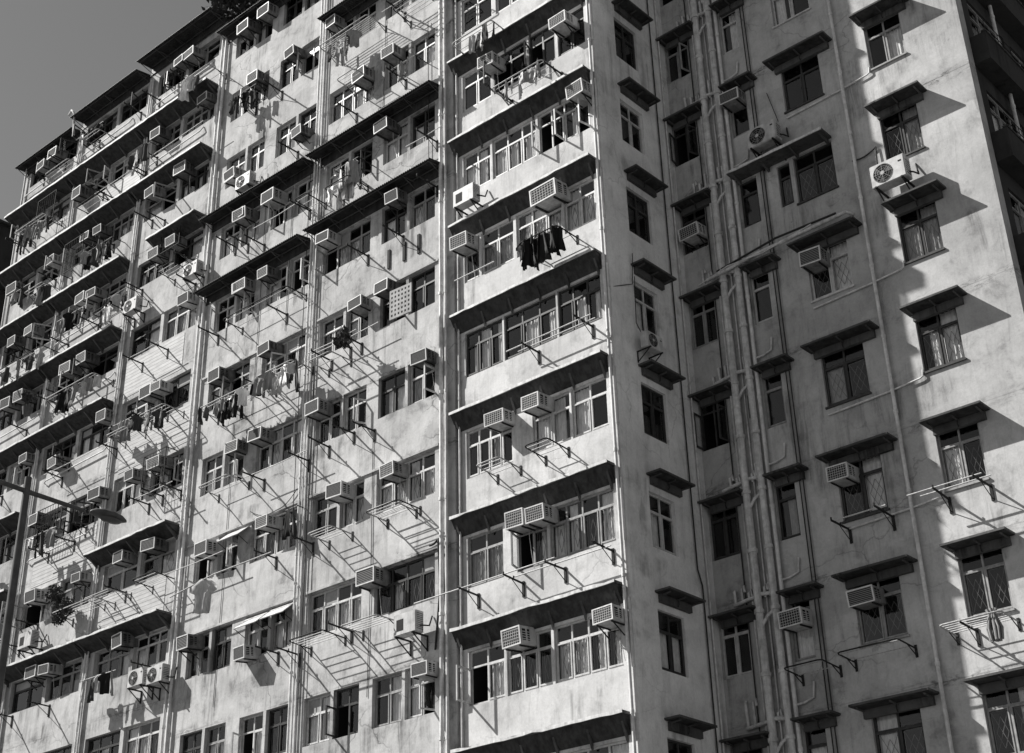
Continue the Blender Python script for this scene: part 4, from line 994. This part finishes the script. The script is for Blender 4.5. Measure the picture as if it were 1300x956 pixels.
# ------------------------------------------------------------------ plants
def leafy(cx, cy, cz, rx, ry, rz_, n, seed, leaf=.09):
    r_ = random.Random(seed); m = MB().mat(M['leaf']); cl = [(r_.uniform(-1, 1), r_.uniform(-1, 1), r_.uniform(-1, 1)) for _ in range(9)]
    for i in range(n):
        c = r_.choice(cl); p = Vector(c) * .68 + Vector((r_.gauss(0, .2), r_.gauss(0, .2), r_.gauss(0, .2)))
        if p.length > 1.15: continue
        q = Vector((cx + p.x * rx, cy + p.y * ry, cz + p.z * rz_)); a = Vector((r_.gauss(0, 1), r_.gauss(0, 1), r_.gauss(0, 1))).normalized(); b = a.orthogonal().normalized(); s = leaf * r_.uniform(.6, 1.3)
        m.add([q - a * s, q + b * s * .45, q + a * s, q - b * s * .45], [(0, 1, 2, 3)])
    return m, [Vector((cx + c[0] * rx * .7, cy + c[1] * ry * .7, cz + c[2] * rz_ * .7)) for c in cl]
def shrub(base, c, r3, n, seed, label, name='potted_shrub', pot=True, leaf=.09, group=None):
    e = empty(name, base, label, 'plant', group); B = Vector(base)
    m, cl = leafy(*c, *r3, n, seed, leaf); m.build('foliage', e)
    t = MB().mat(M['bark']); C = Vector(c); k = B + (C - B) * .5; t.tube([B, k, C], [.05, .04, .02], 7)
    for q in cl: t.tube([k, k.lerp(q, .6) + Vector((0, 0, .04)), q], [.025, .015, .006], 5)
    t.build('stem', e)
    if pot: MB().mat(M['pot']).tube([B + Vector((0, 0, -.3)), B + Vector((0, 0, .02))], [.14, .2], 14).build('pot', e)
shrub((-36.78, 1.6, 39.79), (-36.98, .9, 41.71), (1.9, 1.1, 1.2), 2600, 5, 'dark bushy shrub on the roof edge where the two left blocks meet', 'roof_shrub', leaf=.13)
shrub((-34.25, 1.4, 39.49), (-34.35, 1.0, 41.01), (1.3, .9, 1.0), 1400, 6, 'smaller dark shrub on the middle block roof', 'roof_shrub', leaf=.13)
shrub((-42.74, YL - .5, 17.79), (-42.69, YL - .6, 18.27), (.35, .3, .35), 500, 8, 'bushy potted plant on the left end of a lower rack', leaf=.06, group='potted plants on the lower rack')
shrub((-42.03, YL - .5, 17.79), (-42.03, YL - .6, 17.51), (.55, .28, .5), 700, 9, 'trailing potted plant spilling over a lower rack', leaf=.06, group='potted plants on the lower rack')
shrub((-46.68, YL - .4, 26.61), (-46.68, YL - .45, 26.96), (.3, .25, .3), 300, 10, 'small potted plant on a first bay window edge', leaf=.06)
shrub((-28.59, YL - .72, 22.41), (-28.59, YL - .75, 22.57), (.35, .25, .3), 350, 12, 'tangled dry plant on a rack left of the perforated panel', pot=False, leaf=.07)
# rolled bundle tied to the rack at lower right
b = MB().mat(CLOTH['grey']); r_ = random.Random(3)
for i in range(26):
    a = r_.uniform(-.12, .12); y = r_.uniform(-.1, .1); b.tube([(a, y, .12), (a * .6, y * .6, .0), (a * 1.5, y * 1.3, -.3), (a * 1.2, y, -.55)], .026, 5)
o = b.build('mop_bundle'); o.location = (-12.25, YC - .7, 11.15); tag(o, 'grey tied mop bundle hanging on the rack at the sunlit corner wall', 'mop')

# ------------------------------------------------------------------ loose cables
def droop(pts, label, r=.012):
    out = []
    for i in range(len(pts) - 1):
        a, b = Vector(pts[i]), Vector(pts[i + 1]); L = (b - a).length
        for t in range(6): q = a.lerp(b, t / 6); q.z -= .12 * L * math.sin(math.pi * t / 6) * (1 if abs(b.x - a.x) > .3 else 0); out.append(q)
    out.append(Vector(pts[-1]))
    tag(MB().mat(M['cable']).tube(out, r, 5, False).build('cable', base=pts[0]), label, 'cable', 'loose cables on the walls')
droop([(-19.5, .28, 20.9), (XB + .05, 1.2, 21.35), (XB + .08, 1.25, 22.3)], 'black cable curving round the tower corner to a side window hood')
droop([(XB + .08, 1.27, 21.6), (XB + .06, 1.22, 20.2), (XB + .12, 1.35, 19.9)], 'cable dropping beside a side window to the small fan unit')
droop([(-31.22, YL - .12, 30), (-31.27, YL - .12, 17)], 'long thin cable down the joint between the middle block bays')
droop([(-30.61, YL - .1, 22), (-30.67, YL - .12, 12)], 'second thin cable running down right of the bay joint')
droop([(-33.34, YL - .05, 18.68), (-32.13, YL - .05, 18.37), (-31.22, YL - .05, 18.78)], 'slack cable looped below windows at the lower left bay')
droop([(-25.87, YL - .06, 33.33), (-25.82, YL - .06, 27.77)], 'thin cable down beside the right hand window column')
droop([(-25.77, YL - .05, 15.54), (-25.46, YL - .05, 15.64), (-25.38, YL - .05, 14.33), (-25.56, YL - .05, 12.71)], 'thick cable bent round the lowest wide window', .03)
droop([(-16.2, YC - .05, 27.3), (-15.95, YC - .08, 26.2), (-16.0, YC - .1, 25.6)], 'cable from the wall to the fan unit above the long canopy')
droop([(-14.0, YC - .05, 23.9), (-13.3, YC - .05, 24.0), (-13.35, YC - .1, 23.0)], 'hose looping from the sunlit window to the white fan unit', .022)
droop([(-49.00, YL - .06, 37.67), (-47.49, YL - .06, 37.77)], 'slack cable across the topmost parapet at far left')
for k_, (x, z0_, z1_) in enumerate(((-33.6, 31.2, 22.0), (-27.9, 36, 31.0), (-32.2, 30, 24.5), (-28.05, 19.5, 12.0), (-34.5, 22, 13))):
    tag(MB().mat(M['cable']).tube([(x, YL - .02, z0_), (x + .04, YL - .03, (z0_ + z1_) / 2), (x - .02, YL - .02, z1_)], .009, 5).build('cable', base=(x, YL, z0_)), 'thin vertical cable on the middle block wall, ' + ('first', 'fourth', 'second', 'fifth', 'third')[k_] + ' one', 'cable', 'loose cables on the walls')

# ------------------------------------------------------------------ street lamp
L_ = empty('street_lamp', (-17.0, -16.5, -.12), 'dark street lamp with a flat oval head, standing at the lower left', 'street lamp')
MB().mat(M['lamp']).tube([(-17, -16.5, 0), (-17, -16.5, .6), (-17, -16.5, 9.72)], [.12, .075, .048], 14).build('pole', L_)
MB().mat(M['lamp']).tube([(-17, -17.6, 9.57), (-17, -16.5, 9.52), (-17, -15.6, 9.5)], [.03, .034, .028], 10).build('arm', L_)
def lamp_head(yc, s=1):
    m = MB().mat(M['lamp']); n = 20; rings = []
    for (t, h, w, dz) in ((0, .0, .02, 0), (.03, .03, .05, 0), (.12, .06, .10, 0), (.3, .08, .145, 0), (.55, .085, .155, 0), (.8, .07, .12, 0), (.95, .03, .06, 0), (1, .0, .01, 0)):
        y = yc + s * .6 * t
        rings.append([(-17 + w * .85 * math.cos(2 * math.pi * k / n), y, 9.52 + (h if math.sin(2 * math.pi * k / n) > 0 else h * .35) * math.sin(2 * math.pi * k / n)) for k in range(n)])
    vs = [p for r in rings for p in r]
    m.add(vs, [(i * n + k, i * n + (k + 1) % n, (i + 1) * n + (k + 1) % n, (i + 1) * n + k) for i in range(len(rings) - 1) for k in range(n)], True)
    m.build('lamp_head', L_)
    b = MB().mat(M['lampglass']); rr = []
    for q in range(4):
        f = 1 - q / 4; rr.append([(-17 + .095 * f * math.cos(2 * math.pi * k / n), yc + s * .34 + .19 * f * math.sin(2 * math.pi * k / n), 9.492 - .05 * math.sqrt(1 - f * f)) for k in range(n)])
    vs = [p for r in rr for p in r]; b.add(vs, [(i * n + k, i * n + (k + 1) % n, (i + 1) * n + (k + 1) % n, (i + 1) * n + k) for i in range(3) for k in range(n)] + [tuple(3 * n + k for k in range(n))], True); b.build('lamp_bowl', L_)
lamp_head(-15.5)
lamp_head(-17.55, -1)

# ------------------------------------------------------------------ light, sky, camera
SUNDIR = Vector((.636, .367, -.68)).normalized()
sun = bpy.data.lights.new('sun', 'SUN'); sun.energy = 5.0; sun.angle = R(.5); sun.color = (1, .985, .96)
so = bpy.data.objects.new('sun', sun); COL.objects.link(so); so.rotation_euler = SUNDIR.to_track_quat('-Z', 'Y').to_euler(); so.location = (-60, -40, 60)
w = bpy.data.worlds.new('World'); scene.world = w; w.use_nodes = True; nt = w.node_tree; nt.nodes.clear()
sky = nt.nodes.new('ShaderNodeTexSky'); sky.sky_type = 'NISHITA'; sky.sun_disc = False
sky.sun_elevation = math.asin(-SUNDIR.z); sky.sun_rotation = math.atan2(-SUNDIR.x, -SUNDIR.y) % (2 * math.pi)
sky.air_density = 1.0; sky.dust_density = .6; sky.ozone_density = 1.0
bwn = nt.nodes.new('ShaderNodeRGBToBW'); bg = nt.nodes.new('ShaderNodeBackground'); bg.inputs[1].default_value = .05
wo = nt.nodes.new('ShaderNodeOutputWorld')
# black and white film behind a red filter: the blue sky reads mid grey
sr = nt.nodes.new('ShaderNodeSeparateColor'); nt.links.new(sky.outputs[0], sr.inputs[0]); nt.links.new(sky.outputs[0], bwn.inputs[0])
nt.links.new(bwn.outputs[0], bg.inputs[0]); nt.links.new(bg.outputs[0], wo.inputs[0])
yaw, pitch, roll, f, D = -.7142, .4987, -.0283, 1883.95, 26.0777
cd = bpy.data.cameras.new('camera'); cam = bpy.data.objects.new('camera', cd); COL.objects.link(cam); scene.camera = cam
fw = Vector((math.sin(yaw) * math.cos(pitch), math.cos(yaw) * math.cos(pitch), math.sin(pitch)))
r0 = fw.cross(Vector((0, 0, 1))).normalized(); u0 = r0.cross(fw)
rr = math.cos(roll) * r0 + math.sin(roll) * u0; uu = -math.sin(roll) * r0 + math.cos(roll) * u0
mt = Matrix((rr, uu, -fw)).transposed().to_4x4(); mt.translation = Vector((0, -D, 1.6)); cam.matrix_world = mt
cd.sensor_fit = 'HORIZONTAL'; cd.sensor_width = 36; cd.lens = 36 * f / 1300; cd.shift_y = -45 / 1300; cd.clip_end = 5000; cd.clip_start = .1
vs = scene.view_settings; vs.view_transform = 'Standard'; vs.look = 'None'; vs.exposure = .85; vs.gamma = 1; vs.use_curve_mapping = False
scene.render.engine = 'CYCLES'; scene.cycles.max_bounces = 6; scene.cycles.transparent_max_bounces = 12

# ------------------------------------------------------------------ iron window cages and spare odds on the left block
def cage(x0, x1, z0, z1, d, label):
    e = empty('window_cage', ((x0 + x1) / 2, YL, z0), label, 'window cage', 'iron window cages'); y = YL - d
    f = MB().mat(M['iron'])
    for z in (z0, z1): f.bar((x0, YL, z), (x0, y, z), .025, .025).bar((x1, YL, z), (x1, y, z), .025, .025).bar((x0, y, z), (x1, y, z), .025, .025)
    for x in (x0, x1): f.bar((x, y, z0), (x, y, z1), .025, .025)
    f.build('frame', e); b = MB().mat(M['iron']); n = max(3, int((x1 - x0) / .16))
    for i in range(1, n): x = x0 + (x1 - x0) * i / n; b.tube([(x, y, z0), (x, y, z1)], .007, 5)
    for i in range(1, 4): z = z0 + (z1 - z0) * i / 4; b.tube([(x0, y, z), (x1, y, z)], .007, 5); b.tube([(x0, YL, z), (x0, y, z)], .007, 5); b.tube([(x1, YL, z), (x1, y, z)], .007, 5)
    b.build('bars', e)
cage(-48.0, -46.7, 34.95, 36.5, .5, 'iron lattice cage on the second window row at the far left bay')
cage(-45.5, -44.2, 31.95, 33.3, .45, 'iron lattice cage on the third row beside paired air conditioners')
cage(-39.0, -37.9, 30.1, 31.2, .4, 'iron lattice cage under the short ledge of the third bay')
cage(-44.9, -43.6, 20.6, 21.9, .4, 'iron lattice cage on the seventh row of the left block')
cage(-38.6, -37.4, 20.75, 22.0, .45, 'iron lattice cage right of the paired air conditioners, third bay')
